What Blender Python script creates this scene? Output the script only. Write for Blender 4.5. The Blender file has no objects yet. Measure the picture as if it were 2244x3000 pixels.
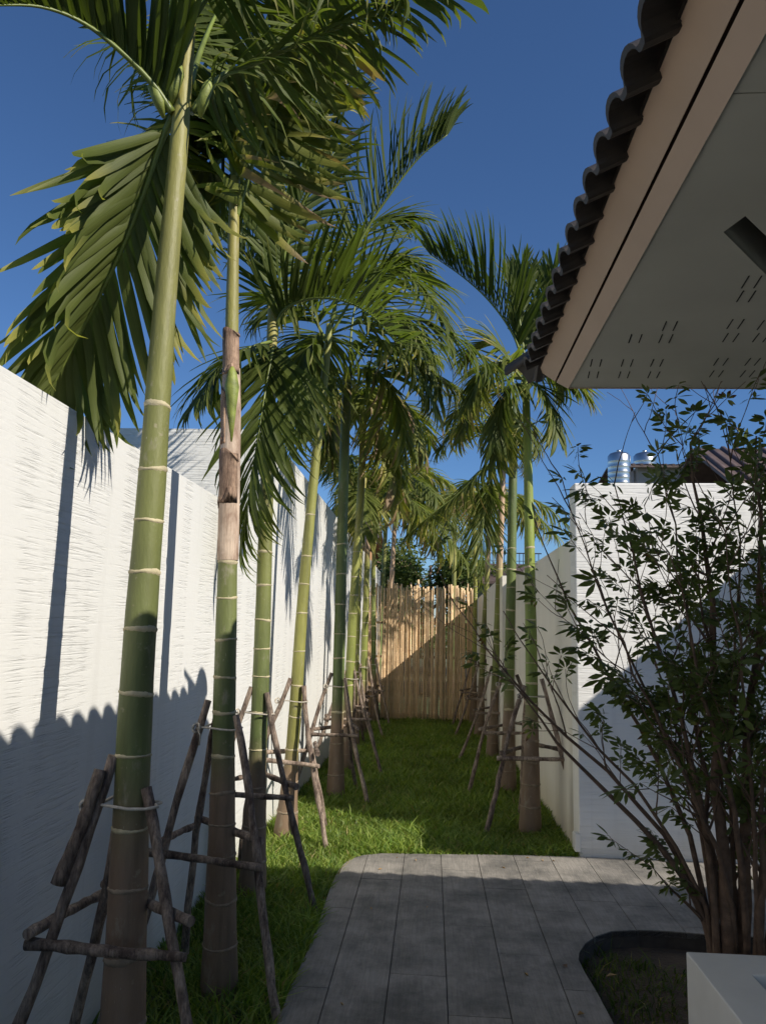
import bpy, bmesh, math, random
import numpy as np
from mathutils import Vector, Matrix
from mathutils.geometry import delaunay_2d_cdt

R = math.radians
random.seed(7); rng = np.random.default_rng(7)
scene = bpy.context.scene
col = scene.collection

# ------------------------------------------------------------------ camera
IW, IH, FPX = 2244.0, 3000.0, 2250.0
CAM = Vector((0, 0, 1.55))
VPX, VPY, ROLL = 1265.0, 1829.0, 0.0225
def cam_basis(yaw, pitch):
    f = Vector((math.sin(yaw)*math.cos(pitch), math.cos(yaw)*math.cos(pitch), math.sin(pitch)))
    r0 = f.cross(Vector((0, 0, 1))).normalized(); u0 = r0.cross(f)
    r = r0*math.cos(ROLL) + u0*math.sin(ROLL)
    return f, r, r.cross(f)
yaw = pitch = 0.0
for _ in range(60):
    f, r, u = cam_basis(yaw, pitch)
    d = Vector((0, 1, 0))
    x = IW/2 + FPX*d.dot(r)/d.dot(f); y = IH/2 - FPX*d.dot(u)/d.dot(f)
    yaw += (x-VPX)/FPX*0.7; pitch += (VPY-y)/FPX*0.7
CF, CR, CU = cam_basis(yaw, pitch)
cd = bpy.data.cameras.new('camera'); cam = bpy.data.objects.new('camera', cd); col.objects.link(cam)
m = Matrix.Identity(4)
for i, v in enumerate((CR, CU, -CF)):
    for k in range(3): m[k][i] = v[k]
m.translation = CAM
cam.matrix_world = m
cd.sensor_fit = 'VERTICAL'; cd.sensor_height = 36; cd.lens = 36*FPX/IH
cd.clip_start = 0.05; cd.clip_end = 2000
scene.camera = cam

# ------------------------------------------------------------------ sky, sun, exposure
LIGHT = Vector((-1.0, 0.62, -0.885)).normalized()
SUN_EL = math.asin(-LIGHT.z); SUN_AZ = math.atan2(-LIGHT.x, -LIGHT.y)      # azimuth clockwise from +Y
world = bpy.data.worlds.new('World'); scene.world = world; world.use_nodes = True
wn = world.node_tree.nodes; wl = world.node_tree.links
bg = wn['Background']
sky = wn.new('ShaderNodeTexSky'); sky.sky_type = 'NISHITA'; sky.sun_disc = False
sky.sun_elevation = SUN_EL; sky.sun_rotation = SUN_AZ
sky.altitude = 300; sky.air_density = 1.0; sky.dust_density = 0.0; sky.ozone_density = 10.0
wl.new(sky.outputs[0], bg.inputs[0]); bg.inputs[1].default_value = 0.092
sd = bpy.data.lights.new('sun', 'SUN'); sd.energy = 5.0; sd.angle = R(0.53); sd.color = (1.0, 0.93, 0.82)
sun = bpy.data.objects.new('sun', sd); col.objects.link(sun)
sun.rotation_euler = LIGHT.to_track_quat('-Z', 'Y').to_euler(); sun.location = (8, -4, 9)
scene.view_settings.view_transform = 'Standard'; scene.view_settings.look = 'None'
scene.view_settings.exposure = 0.22; scene.view_settings.gamma = 1.0

# ------------------------------------------------------------------ pixel helpers
def ray(px, py):
    return CF + CR*((px-IW/2)/FPX) + CU*((IH/2-py)/FPX)
def atY(px, py, Y):
    d = ray(px, py); return CAM + d*((Y-CAM.y)/d.y)
def atX(px, py, X):
    d = ray(px, py); return CAM + d*((X-CAM.x)/d.x)
def atZ(px, py, Z):
    d = ray(px, py); return CAM + d*((Z-CAM.z)/d.z)
def gz(Y):                                   # the garden falls gently away from the house
    Y = max(-6.0, min(40.0, Y)); return -0.02*(Y-5.15)
def atG(px, py):
    d = ray(px, py); t = (5.15*0.02 - CAM.z)/(d.z + 0.02*d.y); return CAM + d*t

# ------------------------------------------------------------------ object helpers
def link(o, parent=None):
    col.objects.link(o)
    if parent is not None: o.parent = parent
    return o
def tag(o, label, cat, group=None, kind=None):
    if label: o['label'] = label
    if cat: o['category'] = cat
    if group: o['group'] = group
    if kind: o['kind'] = kind
    return o
def struct(o, label=None):
    o['kind'] = 'structure'
    if label: o['label'] = label
    return o
def empty(name, loc):
    o = bpy.data.objects.new(name, None); o.location = loc; o.empty_display_size = 0.1
    return link(o)
def mesh_obj(name, verts, faces, mat, parent=None, smooth=False, off=None, uv=None, colr=None):
    me = bpy.data.meshes.new(name)
    if off is not None: verts = [Vector(v)-Vector(off) for v in verts]
    me.from_pydata([tuple(v) for v in verts], [], [tuple(f) for f in faces])
    if mat: me.materials.append(mat)
    if smooth: me.polygons.foreach_set('use_smooth', [len(p.vertices) <= 4 for p in me.polygons])
    if colr is not None:
        a = me.attributes.new('Col', 'FLOAT_COLOR', 'POINT')
        a.data.foreach_set('color', np.asarray(colr, dtype=np.float32).ravel())
    me.update()
    o = bpy.data.objects.new(name, me)
    return link(o, parent)
def share(o, name, M, parent):
    c = bpy.data.objects.new(name, o.data if hasattr(o, 'data') else o)
    c.matrix_basis = M
    return link(c, parent)
class MB:
    def __init__(s): s.v = []; s.f = []; s.c = []
    def add(s, vs, fs, c=None):
        n = len(s.v); s.v += [Vector(v) for v in vs]; s.f += [tuple(i+n for i in f) for f in fs]
        if c is not None: s.c += c
        return s
    def box(s, a, b):
        x0, y0, z0 = a; x1, y1, z1 = b
        return s.add([(x0,y0,z0),(x1,y0,z0),(x1,y1,z0),(x0,y1,z0),(x0,y0,z1),(x1,y0,z1),(x1,y1,z1),(x0,y1,z1)],
                     [(0,3,2,1),(4,5,6,7),(0,1,5,4),(1,2,6,5),(2,3,7,6),(3,0,4,7)])
    def hexa(s, p):      # 8 points, bottom 4 then top 4
        return s.add(p, [(0,3,2,1),(4,5,6,7),(0,1,5,4),(1,2,6,5),(2,3,7,6),(3,0,4,7)])
    def tube(s, pts, rad, n=8, cap=True, cols=None):
        pts = [Vector(p) for p in pts]; k = len(pts)
        rad = rad if hasattr(rad, '__len__') else [rad]*k
        b = len(s.v); ref = None
        for i, p in enumerate(pts):
            t = (pts[min(i+1, k-1)]-pts[max(i-1, 0)]).normalized()
            if ref is None:
                ref = Vector((1, 0, 0)) if abs(t.x) < 0.8 else Vector((0, 1, 0))
            a = (ref - t*ref.dot(t)).normalized(); ref = a; c = t.cross(a)
            for j in range(n):
                th = 2*math.pi*j/n
                s.v.append(p + (a*math.cos(th)+c*math.sin(th))*rad[i])
                if cols is not None: s.c.append(cols[i])
        for i in range(k-1):
            for j in range(n):
                j2 = (j+1) % n
                s.f.append((b+i*n+j, b+i*n+j2, b+(i+1)*n+j2, b+(i+1)*n+j))
        if cap:
            s.f.append(tuple(b+j for j in reversed(range(n))))
            s.f.append(tuple(b+(k-1)*n+j for j in range(n)))
        return s
    def obj(s, name, mat, parent=None, smooth=False, off=None):
        return mesh_obj(name, s.v, s.f, mat, parent, smooth, off, colr=s.c if s.c else None)
def bevel(o, w=0.006, seg=2):
    md = o.modifiers.new('bevel', 'BEVEL'); md.width = w; md.segments = seg; md.limit_method = 'ANGLE'; return o
def catmull(P, n):
    P = [Vector(p) for p in P]
    if len(P) == 2: return [P[0].lerp(P[1], i/(n-1)) for i in range(n)]
    Q = [P[0]*2-P[1]] + P + [P[-1]*2-P[-2]]
    out = []
    for i in range(n):
        t = i/(n-1)*(len(P)-1); k = min(int(t), len(P)-2); t -= k
        a, b, c, d = Q[k], Q[k+1], Q[k+2], Q[k+3]
        out.append(0.5*((2*b)+(c-a)*t+(2*a-5*b+4*c-d)*t*t+(3*b-a-3*c+d)*t**3))
    return out

# ------------------------------------------------------------------ materials
def newmat(name):
    m = bpy.data.materials.new(name); m.use_nodes = True
    nt = m.node_tree; b = nt.nodes['Principled BSDF']
    return m, nt, b
def nd(nt, t, **kw):
    n = nt.nodes.new(t)
    for k, v in kw.items():
        if hasattr(n, k): setattr(n, k, v)
        else: n.inputs[k].default_value = v
    return n
def noise(nt, vec, scale, detail=4, rough=0.55, dist=0.0):
    n = nt.nodes.new('ShaderNodeTexNoise'); n.inputs['Scale'].default_value = scale
    n.inputs['Detail'].default_value = detail; n.inputs['Roughness'].default_value = rough
    n.inputs['Distortion'].default_value = dist
    if vec is not None: nt.links.new(vec, n.inputs['Vector'])
    return n
def mapping(nt, vec, sc=(1,1,1), rot=(0,0,0), loc=(0,0,0)):
    n = nt.nodes.new('ShaderNodeMapping'); n.inputs['Scale'].default_value = sc
    n.inputs['Rotation'].default_value = rot; n.inputs['Location'].default_value = loc
    nt.links.new(vec, n.inputs['Vector']); return n.outputs[0]
def ramp(nt, fac, stops):
    n = nt.nodes.new('ShaderNodeValToRGB'); e = n.color_ramp.elements
    while len(e) < len(stops): e.new(0.5)
    for i, (p, c) in enumerate(stops):
        e[i].position = p; e[i].color = (c, c, c, 1) if not hasattr(c, '__len__') else (*c, 1)
    nt.links.new(fac, n.inputs[0]); return n.outputs[0]
def mix(nt, fac, a, b, mode='MIX'):
    n = nt.nodes.new('ShaderNodeMix'); n.data_type = 'RGBA'; n.blend_type = mode
    for sock, v in ((n.inputs[0], fac), (n.inputs[6], a), (n.inputs[7], b)):
        if hasattr(v, 'is_output'): nt.links.new(v, sock)
        elif hasattr(v, '__len__'): sock.default_value = (*v, 1) if len(v) == 3 else v
        else: sock.default_value = v
    return n.outputs[2]
def math_(nt, op, a, b=0.0, c=None):
    n = nt.nodes.new('ShaderNodeMath'); n.operation = op
    for i, v in enumerate((a, b) if c is None else (a, b, c)):
        if hasattr(v, 'is_output'): nt.links.new(v, n.inputs[i])
        else: n.inputs[i].default_value = v
    return n.outputs[0]
def bump(nt, h, strength, dist, bsdf, prev=None):
    n = nt.nodes.new('ShaderNodeBump'); n.inputs['Strength'].default_value = strength
    n.inputs['Distance'].default_value = dist; nt.links.new(h, n.inputs['Height'])
    if prev is not None: nt.links.new(prev, n.inputs['Normal'])
    nt.links.new(n.outputs[0], bsdf.inputs['Normal']); return n.outputs[0]
def geo_pos(nt): return nt.nodes.new('ShaderNodeNewGeometry').outputs['Position']
def simple(name, c, rough=0.7, nscale=12.0, var=0.25, bstr=0.25, bdist=0.004, metallic=0.0, spec=0.5):
    m, nt, b = newmat(name); p = geo_pos(nt)
    n1 = noise(nt, p, nscale, 5); n2 = noise(nt, p, nscale*9, 3)
    f = ramp(nt, n1.outputs[0], [(0.3, 1-var), (0.7, 1+var*0.6)])
    nt.links.new(mix(nt, 1.0, c, f, 'MULTIPLY'), b.inputs['Base Color'])
    b.inputs['Roughness'].default_value = rough; b.inputs['Metallic'].default_value = metallic
    b.inputs['Specular IOR Level'].default_value = spec
    bump(nt, n2.outputs[0], bstr, bdist, b)
    return m

def comb_plaster(name, axis, c=(0.72, 0.715, 0.69), amt=1.0):
    """white paint over trowelled plaster: sideways drag marks in upright bands."""
    m, nt, b = newmat(name); p = geo_pos(nt)
    s = (1.0, 1.0, 1.0)
    along = (6, 4.2, 92) if axis == 'Y' else (2.2, 6, 85)
    v1 = mapping(nt, p, along); n1 = noise(nt, v1, 1.0, 6, 0.62, 0.4)
    lines = ramp(nt, n1.outputs[0], [(0.36, 0.0), (0.45, 0.7), (0.52, 1.0)])
    bands = (1, 5.0, 0.35) if axis == 'Y' else (5.0, 1, 0.3)
    n2 = noise(nt, mapping(nt, p, bands), 1.0, 3, 0.5, 0.6)
    mask = ramp(nt, n2.outputs[0], [(0.42, 0.05), (0.64, 1.0)] if axis == 'Y' else [(0.30, 0.3), (0.55, 1.0)])
    inv = math_(nt, 'SUBTRACT', 1.0, lines)
    h = math_(nt, 'SUBTRACT', 1.0, math_(nt, 'MULTIPLY', inv, mask))
    n3 = noise(nt, p, 26, 5); h = math_(nt, 'ADD', h, math_(nt, 'MULTIPLY', n3.outputs[0], 0.35))
    n4 = noise(nt, mapping(nt, p, (0.9, 0.9, 0.5)), 1.0, 4)
    cc = mix(nt, ramp(nt, n4.outputs[0], [(0.35, 0.0), (0.7, 1.0)]), c, (c[0]*0.95, c[1]*0.955, c[2]*0.945))
    # damp dirt rising from the foot of the wall
    sx = nt.nodes.new('ShaderNodeSeparateXYZ'); nt.links.new(p, sx.inputs[0])
    n5 = noise(nt, mapping(nt, p, (3, 3, 0.6)), 1.0, 4)
    ht = math_(nt, 'ADD', sx.outputs[2], math_(nt, 'MULTIPLY', n5.outputs[0], 0.35))
    dirt = ramp(nt, ht, [(0.02, 0.5), (0.42, 0.0)])
    cc = mix(nt, dirt, cc, (0.42, 0.36, 0.24))
    # faint rain runs
    rn = noise(nt, mapping(nt, p, (9, 9, 0.25)), 1.0, 4, 0.6)
    cc = mix(nt, ramp(nt, rn.outputs[0], [(0.56, 0.0), (0.72, 0.22)]), cc, (0.46, 0.45, 0.41))
    nt.links.new(cc, b.inputs['Base Color']); b.inputs['Roughness'].default_value = 0.62
    bump(nt, h, min(1.0, 0.52*amt), 0.0068*amt, b)
    return m

def smooth_plaster(name, c):
    m, nt, b = newmat(name); p = geo_pos(nt)
    n1 = noise(nt, mapping(nt, p, (2, 2, 0.5)), 1.5, 5); n2 = noise(nt, p, 60, 4); 
    f = ramp(nt, n1.outputs[0], [(0.3, 0.93), (0.7, 1.04)])
    cc = mix(nt, 1.0, c, f, 'MULTIPLY')
    # one water run, starting a metre above the lawn
    sx = nt.nodes.new('ShaderNodeSeparateXYZ'); nt.links.new(p, sx.inputs[0])
    n3 = noise(nt, p, 5, 3)
    dy = math_(nt, 'ABSOLUTE', math_(nt, 'SUBTRACT', math_(nt, 'ADD', sx.outputs[1], math_(nt, 'MULTIPLY', n3.outputs[0], 0.10)), 5.98))
    run = ramp(nt, dy, [(0.02, 1.0), (0.17, 0.0)])
    top = ramp(nt, sx.outputs[2], [(0.25, 1.0), (1.25, 0.0)])
    cc = mix(nt, math_(nt, 'MULTIPLY', math_(nt, 'MULTIPLY', run, top), 0.62), cc, (0.20, 0.19, 0.16))
    ht = math_(nt, 'ADD', sx.outputs[2], math_(nt, 'MULTIPLY', noise(nt, mapping(nt, p, (3, 3, 1)), 1.0, 4).outputs[0], 0.3))
    cc = mix(nt, ramp(nt, ht, [(0.0, 0.6), (0.45, 0.0)]), cc, (0.50, 0.40, 0.20))
    nt.links.new(cc, b.inputs['Base Color']); b.inputs['Roughness'].default_value = 0.7
    bump(nt, n2.outputs[0], 0.25, 0.004, b)
    return m

def leaf_mat(name, green, green2, yellow, brown, trans=0.42, rough=0.5):
    """Object colour: r = dryness of this frond; tips go yellow then brown along UV x."""
    m, nt, b = newmat(name)
    oi = nt.nodes.new('ShaderNodeObjectInfo'); ge = nt.nodes.new('ShaderNodeNewGeometry')
    uv = nt.nodes.new('ShaderNodeUVMap')
    sx = nt.nodes.new('ShaderNodeSeparateXYZ'); nt.links.new(uv.outputs[0], sx.inputs[0])
    sc = nt.nodes.new('ShaderNodeSeparateColor'); nt.links.new(oi.outputs['Color'], sc.inputs[0])
    rnd = math_(nt, 'FRACT', math_(nt, 'ADD', oi.outputs['Random'], ge.outputs['Random Per Island']))
    rnd2 = math_(nt, 'FRACT', math_(nt, 'MULTIPLY', rnd, 7.31))
    n1 = noise(nt, ge.outputs['Position'], 5, 3)
    base = mix(nt, math_(nt, 'MULTIPLY_ADD', n1.outputs[0], 0.7, math_(nt, 'MULTIPLY', rnd, 0.45)), green, green2)
    dry = sc.outputs[0]
    base = mix(nt, math_(nt, 'MULTIPLY', dry, 0.75), base, (yellow[0]*0.62, yellow[1]*0.72, yellow[2]*0.6))
    ypos = math_(nt, 'ADD', math_(nt, 'SUBTRACT', sx.outputs[0], 1.12), math_(nt, 'MULTIPLY', math_(nt, 'ADD', rnd2, 0.15), math_(nt, 'MULTIPLY_ADD', dry, 1.15, 0.20)))
    yf = ramp(nt, ypos, [(0.0, 0.0), (0.35, 0.9)])
    cc = mix(nt, yf, base, yellow)
    bf = ramp(nt, ypos, [(0.34, 0.0), (0.62, 1.0)])
    cc = mix(nt, bf, cc, brown)
    st = noise(nt, mapping(nt, uv.outputs[0], (1.5, 26, 1)), 1.0, 2)
    cc = mix(nt, 0.5, cc, ramp(nt, st.outputs[0], [(0.3, 0.6), (0.7, 1.3)]), 'MULTIPLY')
    nt.links.new(cc, b.inputs['Base Color']); b.inputs['Roughness'].default_value = rough
    b.inputs['Specular IOR Level'].default_value = 0.28
    bump(nt, st.outputs[0], 0.3, 0.003, b)
    tr = nt.nodes.new('ShaderNodeBsdfTranslucent'); nt.links.new(mix(nt, 1.0, cc, (1.35, 1.5, 0.55), 'MULTIPLY'), tr.inputs[0])
    ms = nt.nodes.new('ShaderNodeMixShader'); ms.inputs[0].default_value = trans
    out = nt.nodes['Material Output']
    nt.links.new(b.outputs[0], ms.inputs[1]); nt.links.new(tr.outputs[0], ms.inputs[2]); nt.links.new(ms.outputs[0], out.inputs[0])
    return m

def trunk_mat(name):
    m, nt, b = newmat(name); p = geo_pos(nt)
    at = nt.nodes.new('ShaderNodeAttribute'); at.attribute_name = 'Col'
    n1 = noise(nt, mapping(nt, p, (9, 9, 2.5)), 1.0, 5); n2 = noise(nt, mapping(nt, p, (90, 90, 22)), 1.0, 4)
    f = ramp(nt, n1.outputs[0], [(0.3, 0.85), (0.7, 1.5)])
    cc = mix(nt, 1.0, at.outputs[0], f, 'MULTIPLY')
    sp = noise(nt, mapping(nt, p, (30, 30, 30)), 1.0, 3)
    cc = mix(nt, ramp(nt, sp.outputs[0], [(0.66, 0.0), (0.74, 0.55)]), cc, (0.33, 0.29, 0.19))
    nt.links.new(cc, b.inputs['Base Color']); b.inputs['Roughness'].default_value = 0.56
    li = noise(nt, mapping(nt, p, (16, 16, 7)), 1.0, 6, 0.7)
    cc2 = mix(nt, ramp(nt, li.outputs[0], [(0.58, 0.0), (0.70, 0.6)]), cc, (0.30, 0.27, 0.20))
    dk = noise(nt, mapping(nt, p, (22, 22, 1.6)), 1.0, 5, 0.65)
    cc2 = mix(nt, ramp(nt, dk.outputs[0], [(0.55, 0.0), (0.75, 0.5)]), cc2, (0.05, 0.05, 0.025))
    sc_ = noise(nt, mapping(nt, p, (150, 150, 40)), 1.0, 2)
    cc2 = mix(nt, ramp(nt, sc_.outputs[0], [(0.72, 0.0), (0.78, 0.6)]), cc2, (0.42, 0.40, 0.30))
    nt.links.new(cc2, b.inputs['Base Color'])
    bump(nt, math_(nt, 'ADD', n2.outputs[0], math_(nt, 'MULTIPLY', n1.outputs[0], 1.5)), 0.4, 0.005, b)
    return m

def wood_mat(name, c, c2, bark=0.3):
    m, nt, b = newmat(name); p = nt.nodes.new('ShaderNodeTexCoord').outputs['Object']
    oi = nt.nodes.new('ShaderNodeObjectInfo')
    n1 = noise(nt, mapping(nt, p, (18, 18, 7)), 1.0, 7, 0.7); n2 = noise(nt, mapping(nt, p, (120, 120, 14)), 1.0, 5, 0.7)
    cc = mix(nt, ramp(nt, n1.outputs[0], [(0.38, 0.0), (0.62, 1.0)]), c, c2)
    cc = mix(nt, bark, cc, ramp(nt, n2.outputs[0], [(0.34, 0.35), (0.5, 0.9), (0.66, 1.35)]), 'MULTIPLY')
    kn = nt.nodes.new('ShaderNodeTexVoronoi'); kn.inputs['Scale'].default_value = 11.0; nt.links.new(p, kn.inputs['Vector'])
    cc = mix(nt, ramp(nt, kn.outputs['Distance'], [(0.06, 0.7*bark), (0.16, 0.0)]), cc, (0.05, 0.03, 0.022))
    v = math_(nt, 'MULTIPLY_ADD', oi.outputs['Random'], 0.5, 0.75)
    hs = nt.nodes.new('ShaderNodeHueSaturation'); nt.links.new(v, hs.inputs['Value']); nt.links.new(cc, hs.inputs['Color'])
    nt.links.new(hs.outputs[0], b.inputs['Base Color']); b.inputs['Roughness'].default_value = 0.75
    bump(nt, math_(nt, 'ADD', n2.outputs[0], math_(nt, 'MULTIPLY', n1.outputs[0], bark*2.0)), 0.35+0.6*bark, 0.004+0.008*bark, b)
    return m

def paving_mat(name):
    m, nt, b = newmat(name); p = geo_pos(nt)
    oi = nt.nodes.new('ShaderNodeObjectInfo')
    cmb = nt.nodes.new('ShaderNodeCombineXYZ'); nt.links.new(math_(nt, 'MULTIPLY', oi.outputs['Random'], 9.0), cmb.inputs[1])
    va = nt.nodes.new('ShaderNodeVectorMath'); va.operation = 'ADD'; nt.links.new(p, va.inputs[0]); nt.links.new(cmb.outputs[0], va.inputs[1])
    g = noise(nt, mapping(nt, va.outputs[0], (70, 5, 1)), 1.0, 5, 0.6, 1.2)
    blot = noise(nt, p, 2.6, 8, 0.72); fine = noise(nt, p, 160, 3)
    cc = mix(nt, ramp(nt, blot.outputs[0], [(0.36, 0.0), (0.60, 1.0)]), (0.115, 0.110, 0.100), (0.285, 0.262, 0.232))
    cc = mix(nt, 0.55, cc, ramp(nt, g.outputs[0], [(0.3, 0.62), (0.65, 1.15)]), 'MULTIPLY')
    v = math_(nt, 'MULTIPLY_ADD', oi.outputs['Random'], 0.10, 0.95)
    hs = nt.nodes.new('ShaderNodeHueSaturation'); nt.links.new(v, hs.inputs['Value']); nt.links.new(cc, hs.inputs['Color'])
    nt.links.new(hs.outputs[0], b.inputs['Base Color']); b.inputs['Roughness'].default_value = 0.72
    h = math_(nt, 'ADD', g.outputs[0], math_(nt, 'MULTIPLY', fine.outputs[0], 0.4))
    bump(nt, h, 0.55, 0.006, b)
    return m

def grass_mat(name):
    m, nt, b = newmat(name)
    ge = nt.nodes.new('ShaderNodeNewGeometry'); at = nt.nodes.new('ShaderNodeAttribute'); at.attribute_name = 'Col'
    nt.links.new(at.outputs[0], b.inputs['Base Color']); b.inputs['Roughness'].default_value = 0.5
    b.inputs['Specular IOR Level'].default_value = 0.3
    tr = nt.nodes.new('ShaderNodeBsdfTranslucent'); nt.links.new(mix(nt, 1.0, at.outputs[0], (1.4, 1.5, 0.5), 'MULTIPLY'), tr.inputs[0])
    ms = nt.nodes.new('ShaderNodeMixShader'); ms.inputs[0].default_value = 0.35
    nt.links.new(b.outputs[0], ms.inputs[1]); nt.links.new(tr.outputs[0], ms.inputs[2])
    nt.links.new(ms.outputs[0], nt.nodes['Material Output'].inputs[0])
    return m

M_wallL = comb_plaster('comb_plaster_left', 'Y')
M_wallR = comb_plaster('comb_plaster_right', 'X', c=(0.83, 0.82, 0.79), amt=1.0)
M_side = smooth_plaster('smooth_plaster', (0.80, 0.765, 0.68))
M_white = simple('white_render', (0.80, 0.785, 0.74), 0.6, 5, 0.06, 0.2, 0.002)
M_palm = leaf_mat('palm_leaf', (0.034, 0.060, 0.016), (0.112, 0.145, 0.034), (0.36, 0.33, 0.085), (0.30, 0.20, 0.12))
M_shrubleaf = leaf_mat('shrub_leaf', (0.052, 0.082, 0.026), (0.140, 0.170, 0.055), (0.22, 0.24, 0.05), (0.12, 0.05, 0.03), 0.3, 0.45)
M_treeleaf = leaf_mat('tree_leaf', (0.045, 0.080, 0.020), (0.110, 0.145, 0.035), (0.14, 0.16, 0.04), (0.10, 0.06, 0.03), 0.25, 0.5)
M_trunk = trunk_mat('palm_trunk_skin')
M_scar = simple('leaf_scar_skin', (0.46, 0.40, 0.25), 0.7, 30, 0.3, 0.4, 0.003)
def sheath_mat():
    m, nt, b = newmat('dry_sheath_skin'); p = geo_pos(nt)
    n1 = noise(nt, mapping(nt, p, (14, 14, 5)), 1.0, 6, 0.65, 0.5); n2 = noise(nt, mapping(nt, p, (160, 160, 9)), 1.0, 4)
    cc = mix(nt, ramp(nt, n1.outputs[0], [(0.40, 0.0), (0.56, 0.55), (0.66, 1.0)]), (0.60, 0.47, 0.36), (0.22, 0.13, 0.085))
    cc = mix(nt, 0.5, cc, ramp(nt, n2.outputs[0], [(0.3, 0.65), (0.7, 1.2)]), 'MULTIPLY')
    nt.links.new(cc, b.inputs['Base Color']); b.inputs['Roughness'].default_value = 0.7
    bump(nt, n2.outputs[0], 0.5, 0.006, b); return m
M_sheath = sheath_mat()
M_sheath2 = wood_mat('dry_sheath_brown', (0.15, 0.085, 0.055), (0.42, 0.28, 0.19), 0.6)
M_bud = simple('green_bud_skin', (0.22, 0.26, 0.05), 0.55, 22, 0.45, 0.3, 0.004)
M_stake = wood_mat('stake_wood', (0.09, 0.058, 0.044), (0.40, 0.31, 0.24), 0.85)
M_bamboo = wood_mat('bamboo_pole', (0.60, 0.41, 0.23), (0.78, 0.58, 0.36), 0.2)
M_bamboodk = wood_mat('bamboo_rail', (0.16, 0.09, 0.05), (0.25, 0.15, 0.08))
M_rope = simple('rope_fibre', (0.55, 0.50, 0.42), 0.9, 60, 0.3, 0.6, 0.003)
M_pave = paving_mat('stamped_concrete')
M_joint = simple('joint_mortar', (0.065, 0.055, 0.046), 0.95, 20, 0.3, 0.3)
M_soil = simple('soil', (0.085, 0.058, 0.035), 0.95, 6, 0.4, 0.8, 0.02)
M_lawn = simple('lawn_thatch', (0.06, 0.085, 0.025), 0.95, 8, 0.5, 0.8, 0.02)
M_land = simple('far_land', (0.10, 0.11, 0.05), 0.95, 0.3, 0.4, 0.3, 0.05)
M_grass = grass_mat('grass_blade')
M_tile = simple('roof_tile_glaze', (0.045, 0.038, 0.036), 0.55, 9, 0.35, 0.25, 0.004)
M_deck = simple('roof_deck', (0.04, 0.036, 0.033), 0.9, 8, 0.2)
M_fascia = simple('fascia_paint', (0.44, 0.31, 0.225), 0.55, 3, 0.08, 0.1, 0.002)
M_groove = simple('fascia_groove', (0.05, 0.03, 0.025), 0.8, 8, 0.1)
M_soffit = simple('soffit_board', (0.50, 0.49, 0.44), 0.7, 2.2, 0.1, 0.15, 0.003)
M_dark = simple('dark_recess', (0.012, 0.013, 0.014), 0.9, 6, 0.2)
M_steel = simple('stainless_steel', (0.62, 0.62, 0.60), 0.28, 3, 0.1, 0.05, 0.002, metallic=1.0)
M_bark = simple('shrub_bark', (0.16, 0.10, 0.065), 0.85, 25, 0.45, 0.7, 0.006)
M_wire = simple('cable_black', (0.02, 0.02, 0.02), 0.6)
M_greywall = simple('grey_render', (0.30, 0.30, 0.29), 0.8, 3, 0.12)
M_ochre = simple('ochre_render', (0.55, 0.30, 0.14), 0.8, 3, 0.12)
M_tanroof = simple('tan_tile', (0.40, 0.25, 0.16), 0.7, 6, 0.3)
M_brownroof = simple('brown_tile', (0.11, 0.075, 0.065), 0.6, 6, 0.3)
M_metal = simple('dark_metal', (0.03, 0.03, 0.035), 0.5)
M_plastic = simple('white_plastic', (0.70, 0.69, 0.64), 0.45, 4, 0.06, 0.05)
M_bluetank = simple('blue_grey_plastic', (0.09, 0.12, 0.17), 0.5, 3, 0.15)
M_deadleaf = simple('dead_leaf', (0.40, 0.24, 0.08), 0.7, 40, 0.3, 0.3)

# ================================================================== SETTING
WX = -1.25           # face of the long left wall
RX = atG(1697, 2510).x   # face of the low right wall
FY = 14.6            # bamboo fence
CORNER = atG(1697, 2510)
CY = CORNER.y        # front of the tall right wall

# --- ground to the horizon (one sheet, bent with the gentle fall)
ys = [-60, -6, 0, 3, 6, 10, 15, 20, 30, 40, 120, 900]
vs, fs = [], []
for y in ys:
    for x in (-900, -60, -6, -1, 1, 6, 60, 900): vs.append((x, y, gz(y)-0.10))
for j in range(len(ys)-1):
    for i in range(7): fs.append((j*8+i, j*8+i+1, (j+1)*8+i+1, (j+1)*8+i))
struct(mesh_obj('ground', vs, fs, M_land))

# --- paving outline in plan
edge_px = [(760, 3130), (811, 3000), (854, 2886), (903, 2783), (935, 2700), (963, 2614), (982, 2568), (1001, 2538), (1017, 2523), (1034, 2514), (1066, 2505), (1121, 2500)]
left_edge = [atG(*p) for p in edge_px]
far_y = atG(1400, 2503).y
bed_px = [(2244, 2745), (2075, 2737), (1950, 2727), (1870, 2724), (1790, 2727), (1745, 2742), (1712, 2765), (1696, 2790), (1694, 2812), (1711, 2846), (1752, 2915), (1797, 3000)]
bed = [atG(*p) for p in bed_px]
dirb = (bed[-1]-bed[-2]).normalized()
bed_end = bed[-1] + dirb*1.6
poly = [(v.x, v.y) for v in left_edge] + [(0.6, far_y+(CY-far_y)*0.5), (RX, CY-0.004), (6.0, CY-0.004), (6.0, bed[0].y)] + [(v.x, v.y) for v in bed] + [(bed_end.x, bed_end.y), (bed_end.x, -3.0), (left_edge[0].x-0.35, -3.0)]
def clip_rect(P, x0, x1, y0, y1):
    for ax, lim, sgn in ((0, x0, 1), (0, x1, -1), (1, y0, 1), (1, y1, -1)):
        out = []
        for i in range(len(P)):
            a, b = P[i-1], P[i]
            ia, ib = (a[ax]-lim)*sgn >= 0, (b[ax]-lim)*sgn >= 0
            if ia != ib:
                t = (lim-a[ax])/(b[ax]-a[ax]); out.append((a[0]+(b[0]-a[0])*t, a[1]+(b[1]-a[1])*t))
            if ib: out.append(b)
        P = out
        if not P: return []
    return P
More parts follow.
